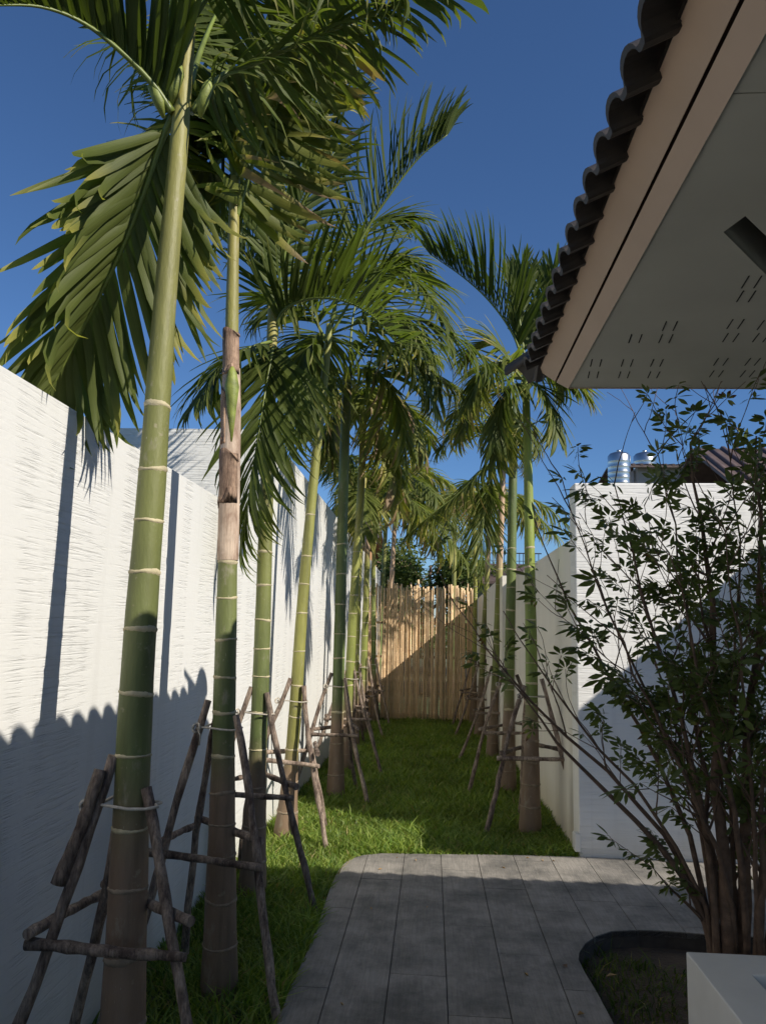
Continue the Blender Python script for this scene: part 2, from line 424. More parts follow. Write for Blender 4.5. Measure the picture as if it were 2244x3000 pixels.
def area(P): return 0.5*sum(P[i-1][0]*P[i][1]-P[i][0]*P[i-1][1] for i in range(len(P)))
def prism(bm, P, ztop, zbot):
    n = len(P); vb = [bm.verts.new((x, y, gz(y)+zbot)) for x, y in P]; vt = [bm.verts.new((x, y, gz(y)+ztop)) for x, y in P]
    if area(P) < 0: vb.reverse(); vt.reverse()
    top = bm.faces.new(vt)
    for i in range(n): bm.faces.new((vb[i-1], vb[i], vt[i], vt[i-1]))
    return top
# bed-coloured joint layer, then each stamped plank a piece of the paving
bm = bmesh.new(); f = prism(bm, poly, -0.006, -0.12); bmesh.ops.triangulate(bm, faces=[f])
me = bpy.data.meshes.new('paving'); bm.to_mesh(me); bm.free(); me.materials.append(M_joint)
paving = struct(link(bpy.data.objects.new('paving', me)))
jx = 0.0
PW = 0.247; rotj = -0.016
x0 = atG(1168, 2642).x
k0 = int((-2.0-x0)/PW)-1
offs = {}
for k in range(k0, k0+32):
    xa = x0+k*PW; xb = xa+PW
    off = {0: 3.62, -1: 3.98, 1: 3.27, 2: 3.90, 3: 3.55, -2: 3.45, 4: 3.75}.get(k, 3.2+((k*37) % 10)/10.0)
    for j in range(-7, 4):
        ya = off+j*0.97; yb = ya+0.97; g = 0.0021
        if yb < 0.5 and abs(xa) > 1.6: continue
        Q = clip_rect(poly, xa+g, xb-g, ya+g, yb-g)
        if len(Q) < 3 or abs(area(Q)) < 0.002: continue
        bm = bmesh.new()
        try: t = prism(bm, Q, random.uniform(-0.0005, 0.0008), -0.03)
        except Exception: bm.free(); continue
        bmesh.ops.triangulate(bm, faces=[t]); bm.normal_update()
        me = bpy.data.meshes.new('plank'); bm.to_mesh(me); bm.free(); me.materials.append(M_pave)
        link(bpy.data.objects.new('plank', me), paving)
# planting bed soil
P = [(v.x, v.y) for v in bed] + [(bed_end.x, bed_end.y), (6.0, bed_end.y), (6.0, bed[0].y)]
bm = bmesh.new(); f = prism(bm, P, -0.085, -0.14); bmesh.ops.triangulate(bm, faces=[f])
me = bpy.data.meshes.new('planting_bed'); bm.to_mesh(me); bm.free(); me.materials.append(M_soil)
struct(link(bpy.data.objects.new('planting_bed', me)))
# bed rim: concrete kerb face is the paving prism itself (joint colour); lawn slab
lawnP = [(WX+0.002, -3.0), (left_edge[0].x-0.35, -3.0)] + [(v.x-0.004, v.y+0.002) for v in left_edge] + [(0.6, far_y+(CY-far_y)*0.5+0.006), (RX-0.004, CY+0.004), (RX-0.004, FY+6), (WX+0.002, FY+6)]
bm = bmesh.new()
cuts = [-3, 0, 3, 4, 5, 6, 8, 10, 12, 14, 17, 20.7]
for a, b_ in zip(cuts[:-1], cuts[1:]):
    Q = clip_rect(lawnP, -9, 9, a, b_)
    if len(Q) >= 3: prism(bm, Q, -0.028, -0.12)
bmesh.ops.triangulate(bm, faces=[f for f in bm.faces if len(f.verts) > 4])
me = bpy.data.meshes.new('lawn'); bm.to_mesh(me); bm.free(); me.materials.append(M_lawn)
struct(link(bpy.data.objects.new('lawn', me)))

# ------------------------------------------------------------------ grass blades
def inside(P, X, Y):
    P = np.array(P); n = len(P); c = np.zeros(len(X), bool); j = n-1
    for i in range(n):
        xi, yi = P[i]; xj, yj = P[j]
        hit = ((yi > Y) != (yj > Y)) & (X < (xj-xi)*(Y-yi)/(yj-yi+1e-12)+xi)
        c ^= hit; j = i
    return c
def grass(name, X, Y, zoff, h0, h1, wid, label, cat, tone=1.0):
    n = len(X); Z = -0.02*(np.clip(Y, -6, 40)-5.15)+zoff
    th = rng.uniform(0, 2*np.pi, n); h = rng.uniform(h0, h1, n)*(0.65+0.7*rng.random(n)**2)
    patch = 0.5+0.5*np.sin(X*5.1+1.3*np.sin(Y*3.3))*np.sin(Y*4.3+0.8*np.sin(X*4.1))
    h *= 0.65+0.65*patch*(0.6+0.8*rng.random(n))
    lean = rng.uniform(0.4, 1.5, n)*h; ph = rng.uniform(0, 2*np.pi, n)
    w = wid*rng.uniform(0.6, 1.3, n)*(1+0.045*np.maximum(Y-4, 0))
    V = np.zeros((n, 5, 3)); dx = np.cos(th)*w; dy = np.sin(th)*w
    lx = np.cos(ph)*lean; ly = np.sin(ph)*lean
    V[:, 0] = np.stack([X-dx, Y-dy, Z-0.005], 1); V[:, 1] = np.stack([X+dx, Y+dy, Z-0.005], 1)
    V[:, 2] = np.stack([X-dx*0.9+lx*.35, Y-dy*0.9+ly*.35, Z+h*0.62], 1); V[:, 3] = np.stack([X+dx*0.9+lx*.35, Y+dy*0.9+ly*.35, Z+h*0.62], 1)
    V[:, 4] = np.stack([X+lx, Y+ly, Z+h], 1)
    F = np.array([[0, 1, 3], [0, 3, 2], [2, 3, 4]])[None]+5*np.arange(n)[:, None, None]
    me = bpy.data.meshes.new(name)
    me.vertices.add(n*5); me.vertices.foreach_set('co', V.astype(np.float32).ravel())
    me.loops.add(n*9); me.loops.foreach_set('vertex_index', F.astype(np.int32).ravel())
    me.polygons.add(n*3); me.polygons.foreach_set('loop_start', np.arange(0, n*9, 3, dtype=np.int32)); me.polygons.foreach_set('loop_total', np.full(n*3, 3, np.int32))
    me.update(calc_edges=True)
    r = rng.random(n)[:, None]; p = patch[:, None]
    c = (1-r)*np.array([[0.085, 0.165, 0.026]])+r*np.array([[0.275, 0.340, 0.070]])
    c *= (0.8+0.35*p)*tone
    dry = (rng.random(n) < 0.03)[:, None]; c = np.where(dry, np.array([[0.30, 0.24, 0.10]]), c)
    C = np.ones((n, 5, 4)); C[:, :, :3] = c[:, None, :]
    a = me.attributes.new('Col', 'FLOAT_COLOR', 'POINT'); a.data.foreach_set('color', C.astype(np.float32).ravel())
    me.materials.append(M_grass)
    return tag(link(bpy.data.objects.new(name, me)), label, cat, kind='stuff')
Xa, Ya = [], []
for (ya, yb, dens) in ((1.6, 3.4, 4500), (3.4, 5.2, 9500), (5.2, 7.2, 8200), (7.2, 10, 4200), (10, 14.7, 2300)):
    n = int(dens*(yb-ya)*2.25); Xa.append(rng.uniform(WX, RX, n)); Ya.append(rng.uniform(ya, yb, n))
Xa = np.concatenate(Xa); Ya = np.concatenate(Ya)
ok = inside(lawnP, Xa, Ya)
grass('lawn_grass', Xa[ok], Ya[ok], -0.03, 0.030, 0.078, 0.0044, 'bright green lawn grass running between the white walls to the bamboo fence', 'grass')
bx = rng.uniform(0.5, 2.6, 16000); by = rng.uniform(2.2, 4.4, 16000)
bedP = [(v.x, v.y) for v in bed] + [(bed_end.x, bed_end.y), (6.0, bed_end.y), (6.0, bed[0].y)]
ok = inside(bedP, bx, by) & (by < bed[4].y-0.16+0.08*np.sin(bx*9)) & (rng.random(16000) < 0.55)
grass('bed_grass', bx[ok], by[ok], -0.09, 0.03, 0.075, 0.0034, 'grass coloured dark for the shade of the sunken bed beside the white box', 'grass', 0.42)  # low tone puts the bed's deep shade into the blade colour

# ================================================================== WALLS
def wallslab(name, x0, x1, y0, y1, zt0, zt1, mat, parent=None):
    """slab along Y with a top that follows the fall"""
    p = [(x0, y0, gz(y0)-0.3), (x1, y0, gz(y0)-0.3), (x1, y1, gz(y1)-0.3), (x0, y1, gz(y1)-0.3), (x0, y0, zt0), (x1, y0, zt0), (x1, y1, zt1), (x0, y1, zt1)]
    return MB().hexa(p).obj(name, mat, parent)
zA = atX(0, 1048, WX).z; zB = atX(598, 1429, WX).z
wl1 = empty('garden_wall', (WX, 1.0, 0)); tag(wl1, 'low white wall of trowelled plaster behind the palm tied with the short splint stick', 'wall')
step = atX(783, 1258, WX); 
o = wallslab('wall_panel', WX-0.14, WX, -4.0, step.y-0.002, zA, zB-0.01, M_wallL); o.parent = wl1; o.matrix_parent_inverse = wl1.matrix_basis.inverted()
end2 = atX(1116, 1678, WX)
wl2 = empty('building_wall', (WX, step.y, 0)); tag(wl2, 'taller white plaster wall of the neighbouring building, stepping up beyond the low wall', 'wall')
o = wallslab('side_face', WX-0.16, WX, step.y+0.001, end2.y, step.z, end2.z, M_wallL); o.parent = wl2; o.matrix_parent_inverse = wl2.matrix_basis.inverted()
o = MB().hexa([(WX-4.5, step.y+0.003, -0.4), (WX-0.161, step.y+0.003, -0.4), (WX-0.161, step.y+0.16, -0.4), (WX-4.5, step.y+0.16, -0.4), (WX-4.5, step.y+0.003, step.z+0.02), (WX-0.161, step.y+0.003, step.z), (WX-0.161, step.y+0.16, step.z), (WX-4.5, step.y+0.16, step.z+0.02)]).obj('front_face', M_wallR)
o.parent = wl2; o.matrix_parent_inverse = wl2.matrix_basis.inverted()

# tall right wall facing the paving
ztr = atY(1692, 1415, CY).z
tr_ = MB().hexa([(RX, CY, -0.3), (6.2, CY, -0.3), (6.2, CY+0.22, -0.3), (RX, CY+0.22, -0.3), (RX, CY, ztr), (6.2, CY, ztr+0.05), (6.2, CY+0.22, ztr+0.05), (RX, CY+0.22, ztr)]).obj('garden_wall', M_wallR)
bevel(tr_, 0.008); tag(tr_, 'tall sunlit white wall with sideways trowel lines behind the leafy shrub', 'wall')
zs0 = atX(1690, 1568, RX).z; zs1 = atX(1508, 1687, RX).z; ys1 = atX(1508, 1687, RX).y
sw = wallslab('boundary_wall', RX+0.004, RX+0.16, CY+0.221, ys1, zs0, zs1, M_side); tag(sw, 'lower smooth cream wall in shade with a dark water run, beside the palms', 'wall')
RX2 = atY(1471, 1692, ys1).x
sw2 = wallslab('boundary_wall', RX2, RX2+0.2, ys1+0.001, FY+0.6, zs1, zs1-0.12, M_side); tag(sw2, 'smooth cream wall end standing proud of the longer one next to the bamboo fence', 'wall')

# junction box at the foot of the side wall
jb = atX(1681, 2462, RX-0.03)
b = MB().box((RX-0.032, jb.y-0.045, jb.z-0.065), (RX+0.006, jb.y+0.045, jb.z+0.055)); jo = b.obj('junction_box', M_plastic); bevel(jo, 0.006)
tag(jo, 'small white plastic box with ribs at the foot of the cream wall', 'box')
for k in range(4):
    MB().box((RX-0.036, jb.y-0.040+k*0.023, jb.z-0.05), (RX-0.0315, jb.y-0.030+k*0.023, jb.z+0.045)).obj('rib', M_plastic, jo)

# white planter box, bottom right
pc = atZ(2008, 2787, 0.45)
px0, py1 = pc.x, pc.y; px1, py0 = px0+1.25, py1-1.35; T = 0.16; zb = gz(2)-0.12
pl = empty('planter', (px0, py0, 0)); tag(pl, 'white rendered planter box with a dark hollow, at the edge of the sunken bed', 'planter')
def pbox(name, a, b_, mat):
    o = MB().box(a, b_).obj(name, mat, pl, off=pl.location); return o
ring = MB()
I = [(px0, py0), (px1, py0), (px1, py1), (px0, py1)]; J = [(px0+T, py0+T), (px1-T, py0+T), (px1-T, py1-T), (px0+T, py1-T)]
vv = [(x, y, zb) for x, y in I]+[(x, y, 0.45) for x, y in I]+[(x, y, 0.45) for x, y in J]+[(x, y, 0.15) for x, y in J]
ff = []
for i in range(4):
    j = (i+1) % 4
    ff += [(i, j, 4+j, 4+i), (4+i, 4+j, 8+j, 8+i), (8+i, 8+j, 12+j, 12+i)]
ring.add(vv, ff); po = ring.obj('shell', M_white, pl, off=pl.location); bevel(po, 0.005)
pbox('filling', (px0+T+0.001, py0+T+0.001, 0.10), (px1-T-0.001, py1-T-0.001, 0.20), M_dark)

# ================================================================== BAMBOO FENCE
fa = atY(1060, 2095, FY); fb = atY(1424, 2104, FY)
fence = empty('bamboo_fence', (0, FY, gz(FY))); tag(fence, 'fence of upright tan bamboo poles closing the far end of the lawn', 'fence')
xl, xr = WX+0.03, RX2-0.01
def pole_mesh(k, h=2.4):
    b = MB(); pts = []; rad = []; z = 0; r = 0.0165
    nz = random.uniform(0.2, 0.3)
    while z < h:
        for dz, rr in ((0, r), (nz-0.02, r), (nz-0.008, r*1.10), (nz-0.002, r*0.94)):
            pts.append((0.004*math.sin(z*2.1+k), 0.003*math.cos(z*1.7+k), min(z+dz, h))); rad.append(rr)
        z += nz; nz *= 1.04; r *= 0.992
    pts = [p for i, p in enumerate(pts) if i == 0 or p[2] > pts[i-1][2]+1e-4]; rad = rad[:len(pts)]
    b.tube(pts, rad, 7); me = bpy.data.meshes.new('bamboo_pole')
    me.from_pydata([tuple(v) for v in b.v], [], b.f); me.materials.append(M_bamboo)
    me.polygons.foreach_set('use_smooth', [len(p.vertices) == 4 for p in me.polygons]); return me
pms = [pole_mesh(k) for k in range(6)]
x = xl; i = 0
while x < xr:
    s = random.uniform(0.78, 1.22); i += 1
    gap = 0.022 if random.random() < 0.025 else 0
    top = random.choice((2.38, 2.40, 2.43, 2.46, 2.49, 2.44, 2.41)) + random.uniform(-0.025, 0.025)
    if abs(x+0.98) < 0.03: gap = 0.045
    if random.random() < 0.05: top += 0.09
    Mx = Matrix.Translation((x, random.uniform(-0.012, 0.012), -0.15)) @ Matrix.Rotation(random.uniform(-0.012, 0.012), 4, 'Y') @ Matrix.Rotation(random.uniform(0, 6.28), 4, 'Z') @ Matrix.Diagonal((s, s, (top+0.15)/2.4, 1))
    share(pms[i % 6], 'bamboo_pole', Mx, fence)
    x += 0.0278*s*random.uniform(0.94, 1.03)+gap
for z in (0.45, 1.12, 1.75):
    share(MB().tube([(xl-0.02, 0.045, z), (0, 0.05, z+0.01), (xr+0.01, 0.045, z)], 0.022, 8).obj('rail_tmp', M_bamboodk, fence, True), 'fence_rail', Matrix.Identity(4), fence)
for o in [o for o in col.objects if o.name.startswith('rail_tmp')]: bpy.data.objects.remove(o)
# ================================================================== HOUSE EAVE
def extend(a, b, Y):
    return a + (b-a)*((Y-a.y)/(b.y-a.y))
E = atY(1528, 1106, 3.23); E2 = atZ(1904, 0, E.z)
U = atY(1576, 1085, 3.187); U2 = atZ(1983, 0, U.z)
G0 = atY(1627, 1119, 3.139); G2 = atZ(2176, 0, G0.z)
L0 = atY(1664, 1139, 3.09); L2 = atZ(2244, 129, L0.z)
E.z -= 0.008; E2.z -= 0.008
BY = -4.5; HX = 3.3                      # back end of the roof, face of the house wall
eave = empty('house_eave', (E.x, E.y, 0)); tag(eave, 'dark tiled house eave with tan fascia and grey slotted soffit', 'eave')
eo = Vector(eave.location)
def strip(name, a, a2, b, b2, mat, thick=0.02, x_end=HX+2.9):
    """sloping board along the side eave and, mitred at the corner, along the end eave"""
    dd = ((U2-U).normalized()+(G2-G0).normalized()+(L2-L0).normalized()).normalized()
    A = extend(a, a+dd, BY); B = extend(b, b+dd, BY)
    n = Vector((0.72, 0, 0.69))*thick; nf = Vector((0, -0.72, 0.69))*thick
    m1 = MB().hexa([A, B, b, a, A+n, B+n, b+n+nf, a+n+nf])
    o1 = m1.obj(name, mat, eave, off=eo)
    ae = Vector((x_end, a.y, a.z)); be = Vector((x_end, b.y, b.z))
    m2 = MB().hexa([a, b, be, ae, a+n+nf, b+n+nf, be+nf, ae+nf])
    for v in m2.v: v += Vector((0.0015, -0.0005, 0.0))
    m2.obj(name, mat, eave, off=eo)
up_ = Vector((0, 0, 0.004))
g = (L0-U).normalized()
Ga, Ga2 = G0-g*0.005, G2-(L2-U2).normalized()*0.005
Gb, Gb2 = G0+g*0.005, G2+(L2-U2).normalized()*0.005
strip('fascia_board', U, U2, Ga, Ga2, M_fascia)
strip('fascia_board', Gb, Gb2, L0, L2, M_fascia)
inn = Vector((0.014, -0.014, 0.012)); 
strip('fascia_groove', Ga-g*0.01+inn, Ga2-g*0.01+inn, Gb+g*0.01+inn, Gb2+g*0.01+inn, M_groove, 0.006)

# soffit with a hole for the recess; boards meet at open joints
zs = L0.z+0.004
hole = [atZ(2182, 633, zs), atZ(2118, 680, zs), atZ(2118+330, 680+330, zs), atZ(2182+330, 633+330*0.96, zs)]
LB = extend(L0, L0+((U2-U).normalized()+(G2-G0).normalized()+(L2-L0).normalized()), BY)
def soffit_panel(y0, y1, holes):
    xa = L0.x + (LB.x-L0.x)*((y0-L0.y)/(LB.y-L0.y)) + 0.002; xb = L0.x + (LB.x-L0.x)*((y1-L0.y)/(LB.y-L0.y)) + 0.002
    pts = [Vector((xa, y0)), Vector((HX, y0)), Vector((HX, y1)), Vector((xb, y1))]
    edges = [(0, 1), (1, 2), (2, 3), (3, 0)]
    if holes:
        pts += [Vector((h.x, h.y)) for h in hole]; edges += [(4, 5), (5, 6), (6, 7), (7, 4)]
    V, Ed, F, *_ = delaunay_2d_cdt(pts, edges, [], 0, 1e-5)
    hc = [Vector((h.x, h.y)) for h in hole]
    def inh(c):
        if not holes: return False
        s = [((hc[(i+1) % 4]-hc[i]).cross(c-hc[i]) if False else (hc[(i+1) % 4].x-hc[i].x)*(c.y-hc[i].y)-(hc[(i+1) % 4].y-hc[i].y)*(c.x-hc[i].x)) for i in range(4)]
        return all(v > 0 for v in s) or all(v < 0 for v in s)
    F2 = [f for f in F if not inh(sum((V[i] for i in f), Vector((0, 0)))/len(f))]
    vs = [(v.x, v.y, zs) for v in V]+[(v.x, v.y, zs+0.009) for v in V]; n = len(V)
    fs = [tuple(f) for f in F2]+[tuple(i+n for i in reversed(f)) for f in F2]
    cnt = {}
    for f in F2:
        for i in range(len(f)):
            e = (f[i-1], f[i]); cnt[e] = 1
    for (a, b_) in cnt:
        if (b_, a) not in cnt: fs.append((b_, a, a+n, b_+n))
    mesh_obj('soffit_board', vs, fs, M_soffit, eave, off=eo)
soffit_panel(1.32, L0.y, True); soffit_panel(-1.1, 1.316, False); soffit_panel(BY, -1.104, False)
rc = MB()
hb = [(h.x, h.y, zs+0.0005) for h in hole]; ht = [(h.x, h.y, zs+0.16) for h in hole]
rc.add(hb+ht, [(4, 5, 6, 7)]+[(i, (i+1) % 4, 4+(i+1) % 4, 4+i) for i in (0, 2, 3)]); rc.obj('light_recess', M_dark, eave, off=eo)
MB().add([hb[1], hb[2], ht[2], ht[1]], [(0, 1, 2, 3)]).obj('recess_edge', M_soffit, eave, off=eo)
MB().add([(L0.x+0.03, L0.y-0.03, zs+0.20), (HX, L0.y-0.03, zs+0.20), (HX, BY, zs+0.20), (LB.x+0.03, BY, zs+0.20)], [(0, 1, 2, 3)]).obj('ceiling_void', M_deck, eave, off=eo)
# vent slots
slots = [(1745, 1063), (1737, 1098), (1836, 1063), (1827, 1098), (1923, 1063), (1914, 1098), (2110, 1060), (2097, 1095), (2203, 1060), (2188, 1095), (1860, 992), (1961, 955), (1949, 992), (2153, 949), (2139, 989), (2243, 952), (2228, 989), (2200, 826), (2184, 868)]
sm = MB().box((-0.0017, -0.040, -0.0012), (0.0017, 0.040, 0.003)).obj('vent_tmp', M_dark)
for (sx_, sy_) in slots:
    p = atZ(sx_, sy_, zs)
    for dx in (-0.017, 0.017): share(sm, 'vent_slot', Matrix.Translation(p+Vector((dx, 0, 0))-eo) @ Matrix.Rotation(R(-7.3), 4, 'Z'), eave)
bpy.data.objects.remove(sm)

# roof deck under the tiles
SL = R(27); tS = math.tan(SL); EB = extend(E, E2, BY)
dk = 0.012
RG = 3.0
c0 = Vector((E.x+0.06, E.y-0.06, E.z+0.03-dk)); r0 = Vector((E.x+RG, E.y-RG, E.z+RG*tS-dk)); r1 = Vector((E.x+RG, BY, E.z+RG*tS-dk)); c1 = Vector((EB.x+0.06, BY, E.z+0.03-dk)); c2 = Vector((E.x+2*RG-0.06, E.y-0.06, E.z+0.03-dk)); c3 = Vector((E.x+2*RG-0.06, BY, E.z+0.03-dk))
MB().add([c0, r0, r1, c1, c2, c3], [(0, 1, 2, 3), (0, 4, 1), (4, 5, 2, 1), (3, 2, 5)]).obj('roof_deck', M_deck, eave, off=eo)
# single-roll tiles; local x along the eave, y up the slope, z out of the roof
def tile_mesh():
    W, L, t = 0.13, 0.40, 0.013; prof = []
    for i in range(9):
        a = math.pi*i/8; prof.append((0.047-0.047*math.cos(a), 0.030*math.sin(a)))
    prof += [(0.104, -0.004), (0.122, -0.005), (0.1315, 0.003)]
    n = len(prof); v = []; f = []
    for y, dz in ((0, 0.0), (L, -0.013)):
        v += [(x, y, z+dz) for x, z in prof]; v += [(x, y, z+dz-t) for x, z in prof]
    for i in range(n-1):
        f += [(i, i+1, 2*n+i+1, 2*n+i), (n+i+1, n+i, 3*n+i, 3*n+i+1), (i+1, i, n+i, n+i+1), (2*n+i, 2*n+i+1, 3*n+i+1, 3*n+i)]
    f += [(0, 2*n, 3*n, n), (n-1, 2*n-1, 4*n-1, 3*n-1)]
    me = bpy.data.meshes.new('roof_tile'); me.from_pydata(v, [], f); me.materials.append(M_tile); return me
TM = tile_mesh()
ud = (EB-E).normalized()                                   # along the side eave, towards the house back
side = Vector((-ud.y, ud.x, 0)); side = side if side.x > 0 else -side
upS = (side*math.cos(SL)+Vector((0, 0, 1))*math.sin(SL)).normalized()
def frame(xd, yd):
    z = xd.cross(yd).normalized(); m = Matrix.Identity(4)
    for i, v in enumerate((xd, yd, z)):
        for k in range(3): m[k][i] = v[k]
    return m
FS = frame(-ud, upS)                                       # z points outwards
nS = Vector((FS[0][2], FS[1][2], FS[2][2]))
if nS.z < 0: FS = frame(ud, upS)
EX = 0.33
for c in range(4):
    n = 0; d0 = c*EX*math.cos(SL)+0.02
    for k in range(62):
        s = d0+k*0.13
        if s > (EB-E).length-0.2: break
        p = E + ud*(s+0.13) + upS*(c*EX) + Vector((0, 0, 0.012*c*0))
        j = Matrix.Translation(p+Vector((0, 0, random.uniform(-0.002, 0.003)))-eo) @ FS @ Matrix.Rotation(random.uniform(-0.012, 0.012), 4, 'X')
        share(TM, 'roof_tile', j, eave)
upE = Vector((0, -math.cos(SL), math.sin(SL))); FE = frame(Vector((1, 0, 0)), upE)
if FE[2][2] < 0: FE = frame(Vector((-1, 0, 0)), upE)
for c in range(2):
    for k in range(42):
        x = E.x+0.05+c*EX*math.cos(SL)+k*0.13
        if x > E.x+2*RG-0.4: break
        p = Vector((x+(0 if FE[0][0] > 0 else 0.13), E.y, E.z))+upE*(c*EX)
        share(TM, 'roof_tile', Matrix.Translation(p-eo) @ FE @ Matrix.Rotation(random.uniform(-0.012, 0.012), 4, 'X'), eave)
# hip caps
hd = Vector((1, -1, 2*tS/2)).normalized()
hp = Vector((1, 1, 0)).normalized(); hn = hp.cross(hd).normalized(); hn = hn if hn.z > 0 else -hn
for k in range(9):
    v = []; f = []
    for y, rr in ((0, 0.085), (0.36, 0.070)):
        for i in range(9):
            a = math.pi*i/8; v.append(hp*math.cos(a)*rr+hn*math.sin(a)*rr*0.9+hd*y)
        for i in range(9):
            a = math.pi*i/8; v.append(hp*math.cos(a)*(rr-0.014)+hn*math.sin(a)*(rr-0.014)*0.9+hd*y)
    for i in range(8):
        f += [(i, i+1, 19+i, 18+i), (10+i, 9+i, 27+i, 28+i), (i+1, i, 9+i, 10+i), (18+i, 19+i, 28+i, 27+i)]
    f += [(0, 18, 27, 9), (8, 17, 35, 26)]
    mesh_obj('hip_tile', [p+E+hd*(k*0.32-0.02)+hn*0.012-eo for p in v], f, M_tile, eave, True)
hw = MB().box((HX+0.001, BY, -0.2), (HX+0.2, L0.y-0.1, zs-0.001)).obj('house_wall', M_white); tag(hw, 'pale house wall under the slotted soffit', 'wall')
# unseen slab, added and sized to throw the slanted shade on the tall wall
pw = atY(1745, 2035, CY); cbx = pw.x+(3.0-pw.z)*LIGHT.x/LIGHT.z; cby = CY+3.0*LIGHT.y/LIGHT.z+0.02
cn = empty('shade_canopy', (cbx, cby, 0)); tag(cn, 'unseen thin canopy slab on slim posts, added to shade the tall wall', 'canopy')
MB().box((cbx, cby, 2.92), (6.2, CY-0.01, 3.0)).obj('shade_slab', M_white, cn, off=cn.location)
for px_ in (4.6, 6.0): MB().box((px_, CY-0.09, -0.2), (px_+0.07, CY-0.02, 2.919)).obj('shade_canopy_post', M_metal, cn, off=cn.location)

# ================================================================== PALMS
def leaflet_mesh(k, bend, w0):
    """unit leaflet: x 0..1 along, y across (width 1), folded along the midrib, bending down"""
    st = [(0, .30), (.10, .80), (.30, 1.0), (.55, .95), (.78, .66), (.92, .32), (1.0, .03)]
    v, f, uv = [], [], []
    for x, w in st:
        a = bend*x*x; xx = x*(1-0.30*a*x); z = -a*0.62*x
        tw = 0.05*math.sin(k*1.7+x*3)
        for s in (-1, 0, 1):
            v.append((xx, s*0.5*w+0.03*math.sin(k+2*x), z+(0.0 if s == 0 else 0.16*0.06*w*1.0)+s*tw*0.04))
            uv.append((x, 0.5+0.5*s*w))
    for i in range(len(st)-1):
        for j in (0, 1):
            a = i*3+j; f.append((a, a+1, a+4, a+3))
    return np.array(v), f, uv
LV = [leaflet_mesh(k, b_, 1) for k, b_ in enumerate((0.12, 0.3, 0.5, 0.75, 1.05))]
def lmesh(name, verts, faces, uvs, mat):
    me = bpy.data.meshes.new(name); me.from_pydata([tuple(v) for v in verts], [], faces)
    ul = me.uv_layers.new(name='UVMap'); li = np.zeros(len(me.loops), np.int32); me.loops.foreach_get('vertex_index', li)
    ul.data.foreach_set('uv', np.asarray(uvs, dtype=np.float32)[li].ravel()); me.materials.append(mat)
    me.polygons.foreach_set('use_smooth', [True]*len(me.polygons)); return me
LM = [lmesh('leaflet', v, f, uv, M_palm) for v, f, uv in LV]

LEFT = [0]
def frond(palm, off, pts, L=0.45, W=0.05, n=24, roll=0.0, droop=0.35, dry=0.15, objs=True, rad=0.011, t0=0.16, lift=0.25, rigid=0.0, broken=0.04, dens=1.45):
    n = int(n*1.45*dens); L = L*1.22; W = W*0.80/dens**0.8
    C = catmull(pts, 26); Ln = sum((C[i+1]-C[i]).length for i in range(25))
    rb = MB().tube(C, [rad*(1.25-0.98*i/25) for i in range(26)], 5)
    fr = rb.obj('frond', M_rachis, palm, True, off=off)
    fr.color = (dry, 0, 0, 1)
    V, F, UV = [], [], []; base = 0
    for i in range(n):
        t = t0+(1-t0)*(i+0.5)/n
        q = t*25; k = min(int(q), 24); p = C[k].lerp(C[k+1], q-k); Tn = (C[k+1]-C[k]).normalized()
        Uv = Vector((0, 0, 1))-Tn*Tn.z
        if Uv.length < 0.25:
            Uv = Uv + (Vector((C[0].x-p.x, C[0].y-p.y, 0)) + Vector((0.01, -0.02, 0)))*0.5; Uv -= Tn*Uv.dot(Tn)
        Uv.normalize(); S = Tn.cross(Uv)
        if roll: 
            Uv, S = Uv*math.cos(roll)+S*math.sin(roll), S*math.cos(roll)-Uv*math.sin(roll)
        prof = (0.60+0.40*math.sin(math.pi*min(1, t*1.1)))*(1.0 if t < .9 else 0.9)
        for sd_ in (-1, 1):
            if random.random() < broken: continue
            a = R(66-38*t+random.uniform(-7, 7)); ph = lift+random.uniform(-0.22, 0.22)
            d = Tn*math.cos(a)+(S*sd_*math.cos(ph)+Uv*math.sin(ph))*math.sin(a)
            d.z -= droop*random.uniform(0.5, 1.3); d.normalize()
            nrm = Uv-d*Uv.dot(d)
            nrm = nrm.normalized() if nrm.length > 0.05 else S.copy()
            y = nrm.cross(d).normalized()
            tw = random.uniform(-0.35, 0.35); nrm, y = nrm*math.cos(tw)+y*math.sin(tw), y*math.cos(tw)-nrm*math.sin(tw)
            if nrm.z < 0: nrm = -nrm; y = -y
            l = L*prof*random.uniform(0.82, 1.15); w = W*random.uniform(0.7, 1.3)*(1.6 if i == n-1 else 1)
            vi = min(4, max(0, int(random.gauss(1.2+droop*2.0-rigid, 0.9))))
            M = Matrix(((d.x*l, y.x*w, nrm.x*l, p.x-off.x), (d.y*l, y.y*w, nrm.y*l, p.y-off.y), (d.z*l, y.z*w, nrm.z*l, p.z-off.z), (0, 0, 0, 1)))
            if objs and LEFT[0] > 0:
                LEFT[0] -= 1
                o = share(LM[vi], 'leaflet', M, fr); o.color = (dry, 0, 0, 1)
            else:
                v, f, uv = LV[vi]; A = np.array(M)
                V.append(v @ A[:3, :3].T+A[:3, 3]); F += [tuple(q_+base for q_ in ff_) for ff_ in f]; UV += uv; base += len(v)
    if V:
        me = lmesh('leaflets', np.concatenate(V), F, UV, M_palm)
        o = link(bpy.data.objects.new('leaflets', me), fr); o.color = (dry, 0, 0, 1); o['kind'] = 'stuff'
    return fr
M_rachis = simple('frond_rib_skin', (0.15, 0.19, 0.035), 0.45, 8, 0.35, 0.1, 0.002)

